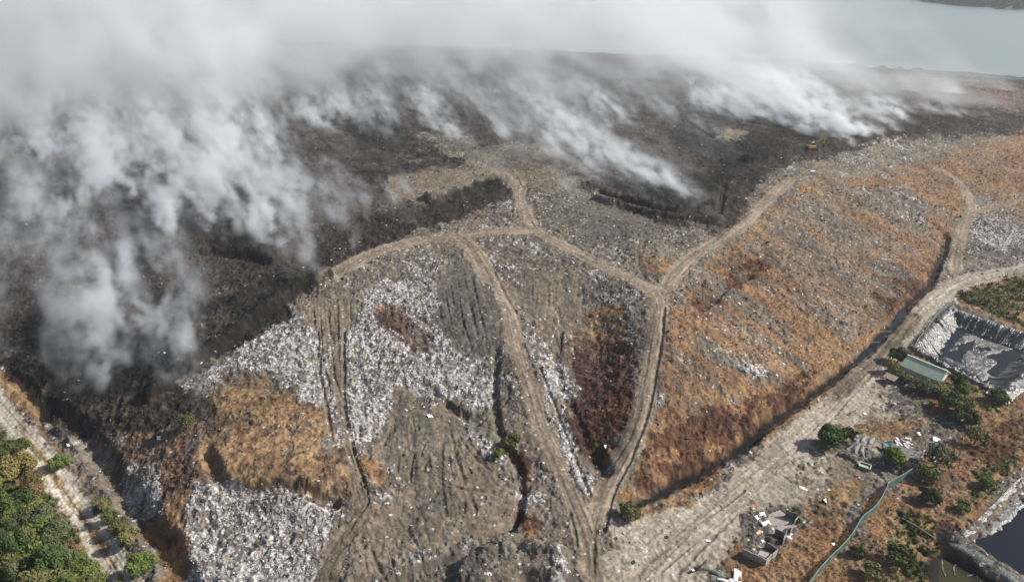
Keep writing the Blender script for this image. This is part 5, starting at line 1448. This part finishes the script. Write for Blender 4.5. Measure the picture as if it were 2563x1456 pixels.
def pond_b():
    zw = -1.55
    x0, y0 = POND_B.min(0) - 2; x1, y1 = POND_B.max(0) + 2
    link("pond_water", to_mesh("pond_water", np.array([[*p, zw] for p in [(x0, y0 + 4), (x1, y0), (x1, y1), (x0 + 4, y1)]]), np.array([[0, 1, 2, 3]]), False), M_POND, kind='structure')
    P = POND_C; c = P.mean(0)
    # the bank of the big pond: torn pale liner hanging at the water line
    E = dense(line_xy("2412 1338;2440 1312;2500 1252;2562 1192;2640 1120"), .5)
    T = np.gradient(E, axis=0); T /= np.linalg.norm(T, axis=1)[:, None]; N = np.stack([T[:, 1], -T[:, 0]], 1)
    n = len(E); k = 12; vs = np.zeros((n, k, 3))
    lip = -.5 + 1.5 * (fbm(np.arange(n) / 9.0, np.zeros(n), 301, 3) - .3)
    for j in range(k):
        f = j / (k - 1)
        d = -.3 + f * (1.3 + lip)
        xy = E + N * d[:, None]
        g = shape(xy[:, 0], xy[:, 1])
        zz = np.maximum(g + .3, zw + .18) + (fbm(np.arange(n) / 2.0, np.full(n, j * .8), 302, 3) - .5) * .45
        vs[:, j] = np.stack([xy[:, 0], xy[:, 1], zz], 1)
    F = np.arange(n * k).reshape(n, k); F = np.stack([F[:-1, :-1], F[:-1, 1:], F[1:, 1:], F[1:, :-1]], -1).reshape(-1, 4)
    o = link("torn_liner", to_mesh("torn_liner", vs.reshape(-1, 3), F), mat_liner("pale_torn_liner", (.20, .195, .185), (.07, .065, .06), .03))
    tag(o, "pale torn plastic liner along the bank of the large dark pond", 'pond liner')
    # floating sheets
    raft_m = mat_liner("dusty_floating_liner", (.13, .13, .13), (.20, .185, .165), .02)
    for poly, lb in [("2478 1302;2500 1285;2519 1276;2535 1268;2541 1277;2521 1307;2500 1325;2482 1338;2464 1328;2474 1315", "lower grey sheet floating by the bank of the large dark pond"),
                     ("2502 1280;2516 1262;2528 1247;2545 1240;2556 1252;2563 1262;2551 1277;2537 1292;2524 1282", "upper grey sheet floating by the bank of the large dark pond"),
                     ("2546 1230;2562 1208;2590 1190;2600 1205;2575 1225;2556 1237", "pale scraps floating where the large dark pond leaves the picture")]:
        p = pts(poly); X, Y = at(p[:, 0], p[:, 1], zw + .12); c = np.array([X.mean(), Y.mean()])
        m = 46; gx, gy = np.meshgrid(np.linspace(X.min(), X.max(), m), np.linspace(Y.min(), Y.max(), m)); gx, gy = gx.ravel(), gy.ravel()
        q = inside_dist(gx, gy, np.stack([X, Y], 1)) + (fbm(gx / 1.2, gy / 1.2, 311, 3) - .5) * 1.2
        z = zw + .03 + np.clip(q, -.4, .5) * .5 + (fbm(gx / .9, gy / .9, 312, 3) - .5) * .3
        F = np.arange(m * m).reshape(m, m); F = np.stack([F[:-1, :-1], F[:-1, 1:], F[1:, 1:], F[1:, :-1]], -1).reshape(-1, 4)
        ok = (q > -.3)[F].any(1)
        o = link("floating_liner", to_mesh("floating_liner", np.stack([gx, gy, z], 1), F[ok]), raft_m); tag(o, lb, 'floating sheet')
    # the dyke between the ponds, wrapped in liner
    E = dense(line_xy("2345 1340;2380 1352;2420 1374;2470 1406;2520 1438;2580 1475;2660 1525"), .5)
    T = np.gradient(E, axis=0); T /= np.linalg.norm(T, axis=1)[:, None]; N = np.stack([-T[:, 1], T[:, 0]], 1)
    n = len(E); k = 34; vs = np.zeros((n, k, 3)); a = np.arange(n) * .5
    for j in range(k):
        d = -3.4 + 7.2 * j / (k - 1)
        xy = E + N * d
        top = .25 - np.maximum(abs(d) - 1.1, 0) * .75
        lump = (fbm(a / 1.9, np.full(n, d / 1.4), 321, 4) - .5) * (.9 if d < 0 else .5)
        vs[:, j] = np.stack([xy[:, 0], xy[:, 1], (np.maximum(top, -2.6) + lump) * smooth(0, 5, a) + (shape(xy[:, 0], xy[:, 1]) - .35) * (1 - smooth(0, 5, a))], 1)
    F = np.arange(n * k).reshape(n, k); F = np.stack([F[:-1, :-1], F[:-1, 1:], F[1:, 1:], F[1:, :-1]], -1).reshape(-1, 4)
    o = link("dyke_liner", to_mesh("dyke_liner", vs.reshape(-1, 3), F), mat_liner("lumpy_dyke_liner", (.16, .165, .16), (.30, .27, .22), .0)); tag(o, "lumpy grey liner wrapped over the dyke between the two dark ponds", 'pond liner')
    PW = line_xy('2316 1362;2372 1375;2470 1428;2562 1482;2640 1540;2560 1670;2290 1670;2306 1420')
    link("pond_water", to_mesh("pond_water", np.array([[*p, zw + .1] for p in PW]), np.array([list(range(len(PW)))]), False), M_MURK, kind='structure')
    # bleached crusts in the lower pond
    for poly, lb in [("2344 1374;2356 1398;2358 1420;2366 1440", "white crusted strip along the edge of the lower pond"), ("2394 1408;2386 1420;2390 1438", "short white crooked strip in the lower pond"), ("2420 1440;2440 1436;2448 1446;2455 1456", "white crust at the bottom edge of the lower pond"), ("2376 1384;2400 1392;2430 1412;2444 1428", "thin pale strip across the lower pond")]:
        p = pts(poly); X, Y = at(p[:, 0], p[:, 1], zw + .25)
        D = dense(np.stack([X, Y], 1), .4); m = MB()
        for i in range(len(D) - 1):
            m.tube((D[i][0], D[i][1], zw + .2), (D[i + 1][0], D[i + 1][1], zw + .2), .09 + .06 * math.sin(i * 1.7), .09 + .06 * math.sin(i * 1.7 + 1.7), 5)
        o = m.build('crust_strip', M_CONC); tag(o, lb, 'crust')
pond_b()
# ditch water
_E = dense(line_xy("2120 915;2150 890;2200 842;2240 802;2262 768"), 1.0)
_T = np.gradient(_E, axis=0); _T /= np.linalg.norm(_T, axis=1)[:, None]; _N = np.stack([-_T[:, 1], _T[:, 0]], 1)
_wd = (.5 + 1.3 * np.sin(np.linspace(.2, 2.6, len(_E)))) * (.65 + .5 * (vnoise(_E[:, 0] / 2.5, _E[:, 1] / 2.5, 77) - .5))
_zz = np.minimum(shape(_E[:, 0], _E[:, 1]) + .5, -.6)
_vs = np.stack([np.column_stack([_E + _N * _wd[:, None], _zz]), np.column_stack([_E - _N * _wd[:, None], _zz])], 1).reshape(-1, 3)
_F = np.array([[2 * i, 2 * i + 1, 2 * i + 3, 2 * i + 2] for i in range(len(_E) - 1)])
link("ditch_water", to_mesh("ditch_water", _vs, _F, False), M_POND, kind='structure')
# small water course wood plank bridges
for u, v, w, lb in [(2212, 834, 3.2, "thin plank across the wide end of the ditch"), (2180, 862, 3.4, "second thin plank across the ditch, farther down")]:
    c = G3(u, v); o = MB().box((0, 0, .55), (w * 1.6, .22, .08), .1).build('plank', M_POLE); o.location = (c.x, c.y, max(c.z, -.6)); tag(o, lb, 'plank')

# ------------------------------------------------------------------ far shore across the lake
def far_shore():
    r = np.random.default_rng(3)
    L = dense(np.stack(at(np.array([2290., 2360, 2430, 2562, 2800]), np.array([-4., 9, 16, 26, 40]), -1.0), 1), 12.0)
    n = len(L); k = 40; vs = np.zeros((n, k, 3))
    for j in range(k):
        d = j * 14.0
        vs[:, j] = np.stack([L[:, 0] + .2 * d, L[:, 1] + d, np.full(n, -1.6 + min(d, 30) * .06)], 1)
    F = np.arange(n * k).reshape(n, k); F = np.stack([F[:-1, :-1], F[:-1, 1:], F[1:, 1:], F[1:, :-1]], -1).reshape(-1, 4)
    me = to_mesh("far_shore", vs.reshape(-1, 3), F); 
    link("far_shore", me, surf("far_shore_land", (.10, .11, .09), .95, .3, .02), kind='structure')
    cm = PROTO['clump'][0]; nv = len(cm.vertices); co = np.zeros(nv * 3, np.float32); cm.vertices.foreach_get("co", co); co = co.reshape(-1, 3)
    sel = co.reshape(-1, 4, 3)[::9]
    V = []
    for q in range(420):
        i = r.integers(0, n); d = 4 + 420 * r.random() ** 1.6
        R = r.uniform(6, 11); b = sel * R * np.array([1, 1, 1.1]); c = sel.mean((1,), keepdims=True) * R * np.array([1, 1, 1.1])
        b = c + (b - c) * 2.6
        V.append(b + np.array([L[i, 0] + .2 * d + r.normal(0, 5), L[i, 1] + d, -1.0]))
    V = np.concatenate(V).reshape(-1, 3)
    me = to_mesh("far_treeline", V, np.arange(len(V)).reshape(-1, 4), False)
    link("far_treeline", me, LEAF['dark'], kind='stuff')
    for u, v, hgt, lb in [(2278, 9, 9, "thin leaning mast in the lake left of the far wooded shore"), (2114, 6, 8, "thin pole in the lake, leftmost of the far poles"), (2118, 8, 6, "dark stub beside the leftmost far pole"), (2212, 3, 8, "pole in the lake between the other far poles")]:
        x, y = at(u, v, -1.2); o = MB().tube((x, y, -2.5), (x + 1.5, y, hgt), .5, .3, 6).build('lake_pole', M_IRON); tag(o, lb, 'pole')
far_shore()
HAZE = .00011
def mat_lake():
    m, n, l, p = new_mat("lake_material")
    p.inputs["Base Color"].default_value = (.20, .25, .25, 1)
    p.inputs["Roughness"].default_value = .3
    geo = n.new("ShaderNodeNewGeometry")
    mp = n.new("ShaderNodeMapping"); mp.inputs["Scale"].default_value = (.03, .16, .2)
    l.new(geo.outputs["Position"], mp.inputs["Vector"])
    noi = n.new("ShaderNodeTexNoise"); noi.inputs["Scale"].default_value = 1.0; noi.inputs["Detail"].default_value = 4
    l.new(mp.outputs[0], noi.inputs["Vector"])
    b = n.new("ShaderNodeBump"); b.inputs["Strength"].default_value = .6; b.inputs["Distance"].default_value = 1.0
    l.new(noi.outputs["Fac"], b.inputs["Height"]); l.new(b.outputs[0], p.inputs["Normal"])
    return m
M_LAKE = mat_lake()
_q = np.array([[-4000, 420, -1.2], [4000, 420, -1.2], [4000, 4000, -1.2], [-4000, 4000, -1.2]], float)
link("lake_water", to_mesh("lake_water", _q, np.array([[0, 1, 2, 3]]), False), M_LAKE, kind='structure')

# ------------------------------------------------------------------ the air
def haze():
    m = bpy.data.materials.new("haze_material"); m.use_nodes = True
    n, l = m.node_tree.nodes, m.node_tree.links
    n.remove(n["Principled BSDF"])
    v = n.new("ShaderNodeVolumePrincipled")
    v.inputs["Color"].default_value = (.86, .91, .97, 1); v.inputs["Density"].default_value = HAZE; v.inputs["Anisotropy"].default_value = .2
    l.new(v.outputs[0], n["Material Output"].inputs["Volume"])
    o = MB().box((0, 1850, 67), (11000, 4700, 156)).build("haze", m)
    o['kind'] = 'stuff'
haze()
SMOKE_A, SMOKE_B, EXPO, VEIL = .0130, .011, 1.42, .0034
# ------------------------------------------------------------------ smoke: plumes that rise from the burning waste and drift with the wind
def mat_smoke():
    m = bpy.data.materials.new("smoke_material"); m.use_nodes = True
    n, l = m.node_tree.nodes, m.node_tree.links
    n.remove(n["Principled BSDF"])
    v = n.new("ShaderNodeVolumePrincipled")
    v.inputs["Color"].default_value = (.915, .955, .995, 1)
    v.inputs["Density"].default_value = 1.0
    v.inputs["Anisotropy"].default_value = .25
    l.new(v.outputs[0], n["Material Output"].inputs["Volume"])
    return m
M_SMOKE = mat_smoke()
WIND = np.array([-.52, .854])
# source (photo point) | amount | first radius m | rise
SRC = """
280 900 .6 3;272 948 .5 2;320 980 .35 1.6;300 930 .5 2.5;250 885 .5 3;225 860 .5 3;440 940 1.6 3;405 955 1.2 3;360 965 1.0 3;470 915 1.4 3;420 900 1.2 4;350 880 1.3 5;380 850 1.2 5;330 920 .9 4;210 975 .5 3;200 950 .4 3;180 860 .6 4
150 830 .8 5;250 800 1.2 6;330 770 1.2 6;400 760 .8 5;100 790 .8 6;300 720 1.2 7;200 700 1.2 8;50 700 .8 8
745 600 .9 3;700 615 1.2 4;650 620 1.5 4;590 615 1.5 5;530 610 1.5 5;470 605 1.5 5;420 610 1.4 5;380 620 1.0 5;680 580 1.0 4;620 540 1.2 5;560 500 1.2 5;690 640 .4 3
480 640 .6 4;520 470 1.2 6;600 500 .9 5;640 460 .5 5;700 480 .4 5;420 430 1.4 8;350 500 1.2 8;250 560 1.2 8;150 600 1.0 8;60 560 1.0 9
1755 505 .55 2.5;1720 490 .6 3;1690 480 .7 3;1650 485 .7 3;1600 490 .7 3;1550 480 .7 4;1510 475 .6 4;1580 440 .6 5;1480 440 .6 5;1440 440 .5 5
1862 400 .4 2.5;1835 395 .5 3;1805 420 .4 2;1790 405 .5 3;1760 385 .5 4
2100 350 1.1 2.5;2080 345 1.0 3;2055 340 1.0 4;2130 345 1.2 4;2170 345 1.4 4;2210 340 1.4 4;2250 330 1.4 4;2290 318 1.2 3.5;2300 310 .8 3;2020 335 .9 4;1980 330 .9 5;2150 310 1.3 6;2200 290 1.3 6
2380 262 .6 5;2460 262 .6 5;2530 262 .5 5;2540 232 .4 5;2430 235 .5 6;2330 235 .5 6;2555 290 .25 2;2360 300 .5 3;2400 298 .6 3;2440 295 .6 3;2470 292 .5 3;2500 285 .35 2.5;2340 280 .9 5;2300 260 1.0 6;2420 270 .7 4;2495 312 .12 2;2540 205 .3 3;2250 250 .8 6
1200 365 .6 5;1130 350 .7 6;1260 345 .7 6;1330 340 .7 6;1060 330 .6 6;1400 330 .8 7;1500 330 .7 7;1000 345 .4 5;900 330 .5 6;820 320 .8 7;880 360 .35 5;940 480 .16 4
1580 330 .6 6;1680 310 .7 7;1750 330 .6 5;1850 310 .8 6;1950 315 1.0 6;1650 280 .9 8;1800 270 1.2 8;1900 260 1.2 9;2000 270 1.2 8;1450 270 .7 9;1250 270 .7 9
1100 250 .7 9;950 260 .8 9;800 270 1.0 9;650 320 1.1 9;550 380 1.1 9;700 400 .5 6;780 380 .5 6;450 350 1.2 9;300 400 1.4 9;100 450 1.4 10
1700 200 1.5 10;1850 200 1.4 10;2000 200 1.0 8;1550 200 1.3 10;1400 200 1.0 10;1200 190 .8 10;1000 190 .8 10;800 200 1.0 10;600 220 1.3 10;400 250 1.5 12;200 300 1.6 12
2100 185 .6 6;2230 190 .4 5;2350 210 .4 5;850 1 .0 1"""
def smoke_sources():
    S = []
    for t in SRC.replace("\n", ";").split(";"):
        t = t.strip()
        if not t: continue
        u, v, q, r = [float(k) for k in t.split()]
        if q <= 0: continue
        q *= (2.8 if u > 2230 and v > 230 else 1.5 if u > 1950 and v > 250 else .95 if u > 1650 else .38 if v < 300 else .9 if 880 < u < 1990 and v < 370 else .95 if u > 1990 else .9 if u > 1400 else (.5 if v > 720 else 1.15) if u < 800 else 1.0)
        x, y, z = drop([u], [v], shape)
        S.append((x[0], y[0], z[0], q, r))
    return S
SOURCES = smoke_sources()

def finer(S, seed=77):
    """each vent splits into a few thin threads; small vents dot the burnt ground"""
    r = random.Random(seed); out = []
    for x, y, z, q, r0 in S:
        out.append((x, y, z, q * .55, r0 * .7, 200.0))
        for k in range(3):
            c, t = r.gauss(0, 2.6 * r0), r.gauss(1.5 * r0, 1.6 * r0)
            px, py = x + WIND[1] * c + WIND[0] * t, y - WIND[0] * c + WIND[1] * t
            out.append((px, py, float(shape(px, py)[0]), q * r.uniform(.3, .75), r0 * r.uniform(.28, .5), r.uniform(60, 160)))
    n = 900
    u = np.array([r.uniform(60, 1990) for _ in range(n)]); v = np.array([r.uniform(290, 720) for _ in range(n)])
    x, y, z = drop(u, v, shape)
    W, _, _ = weights(x, y, z)
    ok = np.nonzero(W[[KI['brown'], KI['black'], KI['rawash']]].sum(0) > .6)[0]
    for i in ok[:260]:
        if r.random() < .25 and v[i] > 500: continue
        out.append((x[i], y[i], float(z[i]), r.uniform(.10, .42), r.uniform(.8, 1.7), r.uniform(30, 80)))
    return out

def plume_field(xs, X, Y, Z, S):
    """density at points (X, Y, Z); xs = their unwarped x, in rising order. Also the mean distance downwind"""
    D = np.zeros(X.size, np.float32); A = np.zeros(X.size, np.float32)
    for k, (sx, sy, sz, q, r0, tmax) in enumerate(S):
        ang = .25 * math.sin(k * 2.4)
        wx, wy = WIND[0] * math.cos(ang) - WIND[1] * math.sin(ang), WIND[0] * math.sin(ang) + WIND[1] * math.cos(ang)
        rise = .17 + .07 * math.sin(k * 1.7)
        ex, ey = sx + wx * tmax, sy + wy * tmax
        pad = r0 + .16 * tmax * 1.6 + 3
        i0, i1 = np.searchsorted(xs, [min(sx, ex) - pad - 12, max(sx, ex) + pad + 12])
        if i1 - i0 < 1: continue
        yy = Y[i0:i1]
        i = np.nonzero((yy > min(sy, ey) - pad) & (yy < max(sy, ey) + pad))[0] + i0
        if not i.size: continue
        dx = X[i] - sx; dy = Y[i] - sy
        t = dx * wx + dy * wy
        lat = -dx * wy + dy * wx
        tp = np.maximum(t, 0)
        sig = r0 * .8 + .125 * tp
        zc = sz + .4 + rise * tp + 4 * (1 - np.exp(-tp / 9))
        dz = (Z[i] - zc) / (sig * .75)
        e = (lat / sig) ** 2 + dz * dz
        g = np.exp(-.5 * np.minimum(e, 30)) * smooth(-r0 * .9, r0 * .5, t) * (1 - smooth(tmax * .55, tmax, t))
        w = (q * ((r0 / sig) ** EXPO + 2.6 * np.exp(-tp / 13))) * g
        D[i] += w; A[i] += w * tp
    return D, A / np.maximum(D, 1e-9)

def smoke_volume(name, org, vox, dims, fn, gain):
    # coarse pass: where there is any smoke at all
    c = 4; cd = [(d + c - 1) // c for d in dims]
    ax = [org[i] + (np.arange(cd[i]) + .5) * vox * c for i in range(3)]
    X, Y, Z = [q.ravel() for q in np.meshgrid(*ax, indexing='ij')]
    m = fn(X, Y, Z, True).reshape(cd)
    for a in range(3): m = np.repeat(m, c, axis=a)
    m = m[:dims[0], :dims[1], :dims[2]]
    ix, iy, iz = [q.astype(np.int32) for q in np.nonzero(m)]
    X, Y, Z = [(org[i] + (q + .5) * vox).astype(np.float32) for i, q in enumerate((ix, iy, iz))]
    D = (fn(X, Y, Z, False) * gain).astype(np.float32)
    D[D < .0006] = 0
    flat = np.zeros(dims[0] * dims[1] * dims[2], np.float32)
    flat[ix + dims[0] * (iy + dims[1] * iz)] = D
    me = bpy.data.meshes.new(name)
    me.vertices.add(flat.size)
    flt_attr(me, flat, "smoke_density")
    me.materials.append(M_SMOKE)
    o = link(name, me, None, kind='stuff')
    ng = bpy.data.node_groups.new(name + "_nodes", 'GeometryNodeTree')
    ng.interface.new_socket("Geometry", in_out='INPUT', socket_type='NodeSocketGeometry')
    ng.interface.new_socket("Geometry", in_out='OUTPUT', socket_type='NodeSocketGeometry')
    n, l = ng.nodes, ng.links
    gi = n.new("NodeGroupInput"); go = n.new("NodeGroupOutput")
    vc = n.new("GeometryNodeVolumeCube")
    lo = Vector(org); hi = lo + Vector((dims[0] * vox, dims[1] * vox, dims[2] * vox))
    vc.inputs["Min"].default_value = lo; vc.inputs["Max"].default_value = hi
    for a, d in zip("XYZ", dims): vc.inputs["Resolution " + a].default_value = d
    pos = n.new("GeometryNodeInputPosition")
    sub = n.new("ShaderNodeVectorMath"); sub.operation = 'SUBTRACT'; sub.inputs[1].default_value = lo
    l.new(pos.outputs[0], sub.inputs[0])
    # the cube's samples run from Min to Max inclusive: spacing = size / (resolution - 1)
    sc = n.new("ShaderNodeVectorMath"); sc.operation = 'MULTIPLY'
    sc.inputs[1].default_value = [(d - 1) / (d * vox) for d in dims]
    l.new(sub.outputs[0], sc.inputs[0])
    add = n.new("ShaderNodeVectorMath"); add.operation = 'ADD'; add.inputs[1].default_value = (.5, .5, .5)
    l.new(sc.outputs[0], add.inputs[0])
    fl = n.new("ShaderNodeVectorMath"); fl.operation = 'FLOOR'; l.new(add.outputs[0], fl.inputs[0])
    dot = n.new("ShaderNodeVectorMath"); dot.operation = 'DOT_PRODUCT'
    dot.inputs[1].default_value = (1, dims[0], dims[0] * dims[1])
    # floats are exact only to 16.7 million: index kept as integers
    sep = n.new("ShaderNodeSeparateXYZ"); l.new(fl.outputs[0], sep.inputs[0])
    def im(op, a, b):
        q = n.new("FunctionNodeIntegerMath"); q.operation = op
        for s, v in ((q.inputs[0], a), (q.inputs[1], b)):
            if isinstance(v, int): s.default_value = v
            else: l.new(v, s)
        return q.outputs[0]
    idx = im('ADD', sep.outputs[0], im('MULTIPLY', dims[0], im('ADD', sep.outputs[1], im('MULTIPLY', dims[1], sep.outputs[2]))))
    na = n.new("GeometryNodeInputNamedAttribute"); na.data_type = 'FLOAT'; na.inputs["Name"].default_value = "smoke_density"
    si = n.new("GeometryNodeSampleIndex"); si.data_type = 'FLOAT'; si.domain = 'POINT'
    l.new(gi.outputs[0], si.inputs["Geometry"]); l.new(na.outputs[0], si.inputs["Value"]); l.new(idx, si.inputs["Index"])
    l.new(si.outputs[0], vc.inputs["Density"])
    sm = n.new("GeometryNodeSetMaterial"); sm.inputs["Material"].default_value = M_SMOKE
    l.new(vc.outputs[0], sm.inputs[0]); l.new(sm.outputs[0], go.inputs[0])
    md = o.modifiers.new("smoke", 'NODES'); md.node_group = ng
    return o

A_ORG, A_VOX, A_DIM = (-300.0, 132.0, 4.0), 1.0, (650, 350, 50)      # fine, near the fires
A_HI = [A_ORG[i] + A_VOX * A_DIM[i] for i in range(3)]
B_ORG, B_VOX, B_DIM = (-760.0, 130.0, 0.0), 4.0, (312, 345, 38)       # coarse, the drift above and beyond
def fade_in_a(X, Y, Z):
    f = smooth(A_ORG[0], A_ORG[0] + 25, X) * (1 - smooth(A_HI[0] - 25, A_HI[0], X)) * (1 - smooth(A_HI[1] - 40, A_HI[1], Y)) * (1 - smooth(A_HI[2] - 12, A_HI[2], Z))
    return f
def wind_frame(X, Y, Z):
    """coordinates along the wind (and up with the rise), across it and above it"""
    al = X * WIND[0] + Y * WIND[1]; ac = -X * WIND[1] + Y * WIND[0]
    return al, ac, Z - .22 * al
def warp(X, Y, Z, s, amp, seed, grow=1.0):
    al, ac, up = wind_frame(X, Y, Z)
    al = al / (s * 1.7); ac = ac / s; up = up / s
    wx = fbm3(al, ac, up, seed, 2) - .5
    wy = fbm3(al, ac, up, seed + 101, 2) - .5
    wz = fbm3(al, ac, up, seed + 202, 2) - .5
    amp = amp * grow
    return X + wx * amp, Y + wy * amp, Z + wz * amp * .7
FINE = finer(SOURCES)
BROAD = [(x, y, z, q * (.42 if x / y > .28 else .62 if x > -20 else .8), r, 800.0) for x, y, z, q, r in SOURCES]
FAT = [(x, y, z, q, r + 5, t) for x, y, z, q, r, t in FINE]
def dens_a(X, Y, Z, probe):
    if probe:
        return (plume_field(X, X, Y, Z, FAT)[0] > .02) & (fade_in_a(X, Y, Z) > 0)
    _, age = plume_field(X, X, Y, Z, FAT)                 # close to a vent the smoke still runs straight
    grow = .22 + .78 * smooth(8, 95, age)
    x, y, z = warp(X, Y, Z, 24, 18, 341, grow)
    x, y, z = warp(x, y, z, 7, 6.5, 500, .4 + .6 * grow)
    D, age = plume_field(X, x, y, z, FINE)
    al, ac, up = wind_frame(x, y, z)
    t = fbm3(al / 26, ac / 8.0, up / 7, 900, 3, .62)
    f = fbm3(al / 6.5, ac / 2.9, up / 2.9, 930, 3, .65)
    g = fbm3(al / 70, ac / 30, up / 30, 950, 2)
    k = smooth(20, 140, age)
    D = D * (.05 + .12 * k + 2.8 * smooth(.43 - .04 * k, .64 + .03 * k, t)) * (.25 + 1.5 * smooth(.38, .62, g)) * ((.12 + 2.4 * smooth(.42, .62, f)) * (1 - k) + (.62 + .75 * smooth(.36, .66, f)) * k)
    return D * fade_in_a(X, Y, Z)
def dens_b(X, Y, Z, probe):
    if probe: return Z < 150
    x, y, z = warp(X, Y, Z, 60, 50, 310)
    D, age = plume_field(X, x, y, z, BROAD)
    al, ac, up = wind_frame(x, y, z)
    t = fbm3(al / 50, ac / 20, up / 18, 910, 4, .6)
    g = fbm3(al / 160, ac / 70, up / 50, 960, 2)
    D = D * (.1 + 2.5 * smooth(.40, .67, t)) * (.35 + 1.4 * smooth(.36, .62, g))
    # old smoke that hangs over the far half, thinner towards the open lake
    r = X / Y
    y0 = 640 + 680 * np.clip(r, -.6, 0)
    veil = smooth(y0, y0 + 260, Y) * (1 - .80 * smooth(.04, .34, r)) * (1 - smooth(55, 140, Z)) * (.22 + 1.6 * smooth(.38, .64, fbm3(al / 110, ac / 38, up / 36, 970, 4)))
    return (D + veil * VEIL / SMOKE_B) * (1 - fade_in_a(X, Y, Z))
smoke_volume("smoke", A_ORG, A_VOX, A_DIM, dens_a, SMOKE_A)
smoke_volume("smoke", B_ORG, B_VOX, B_DIM, dens_b, SMOKE_B)
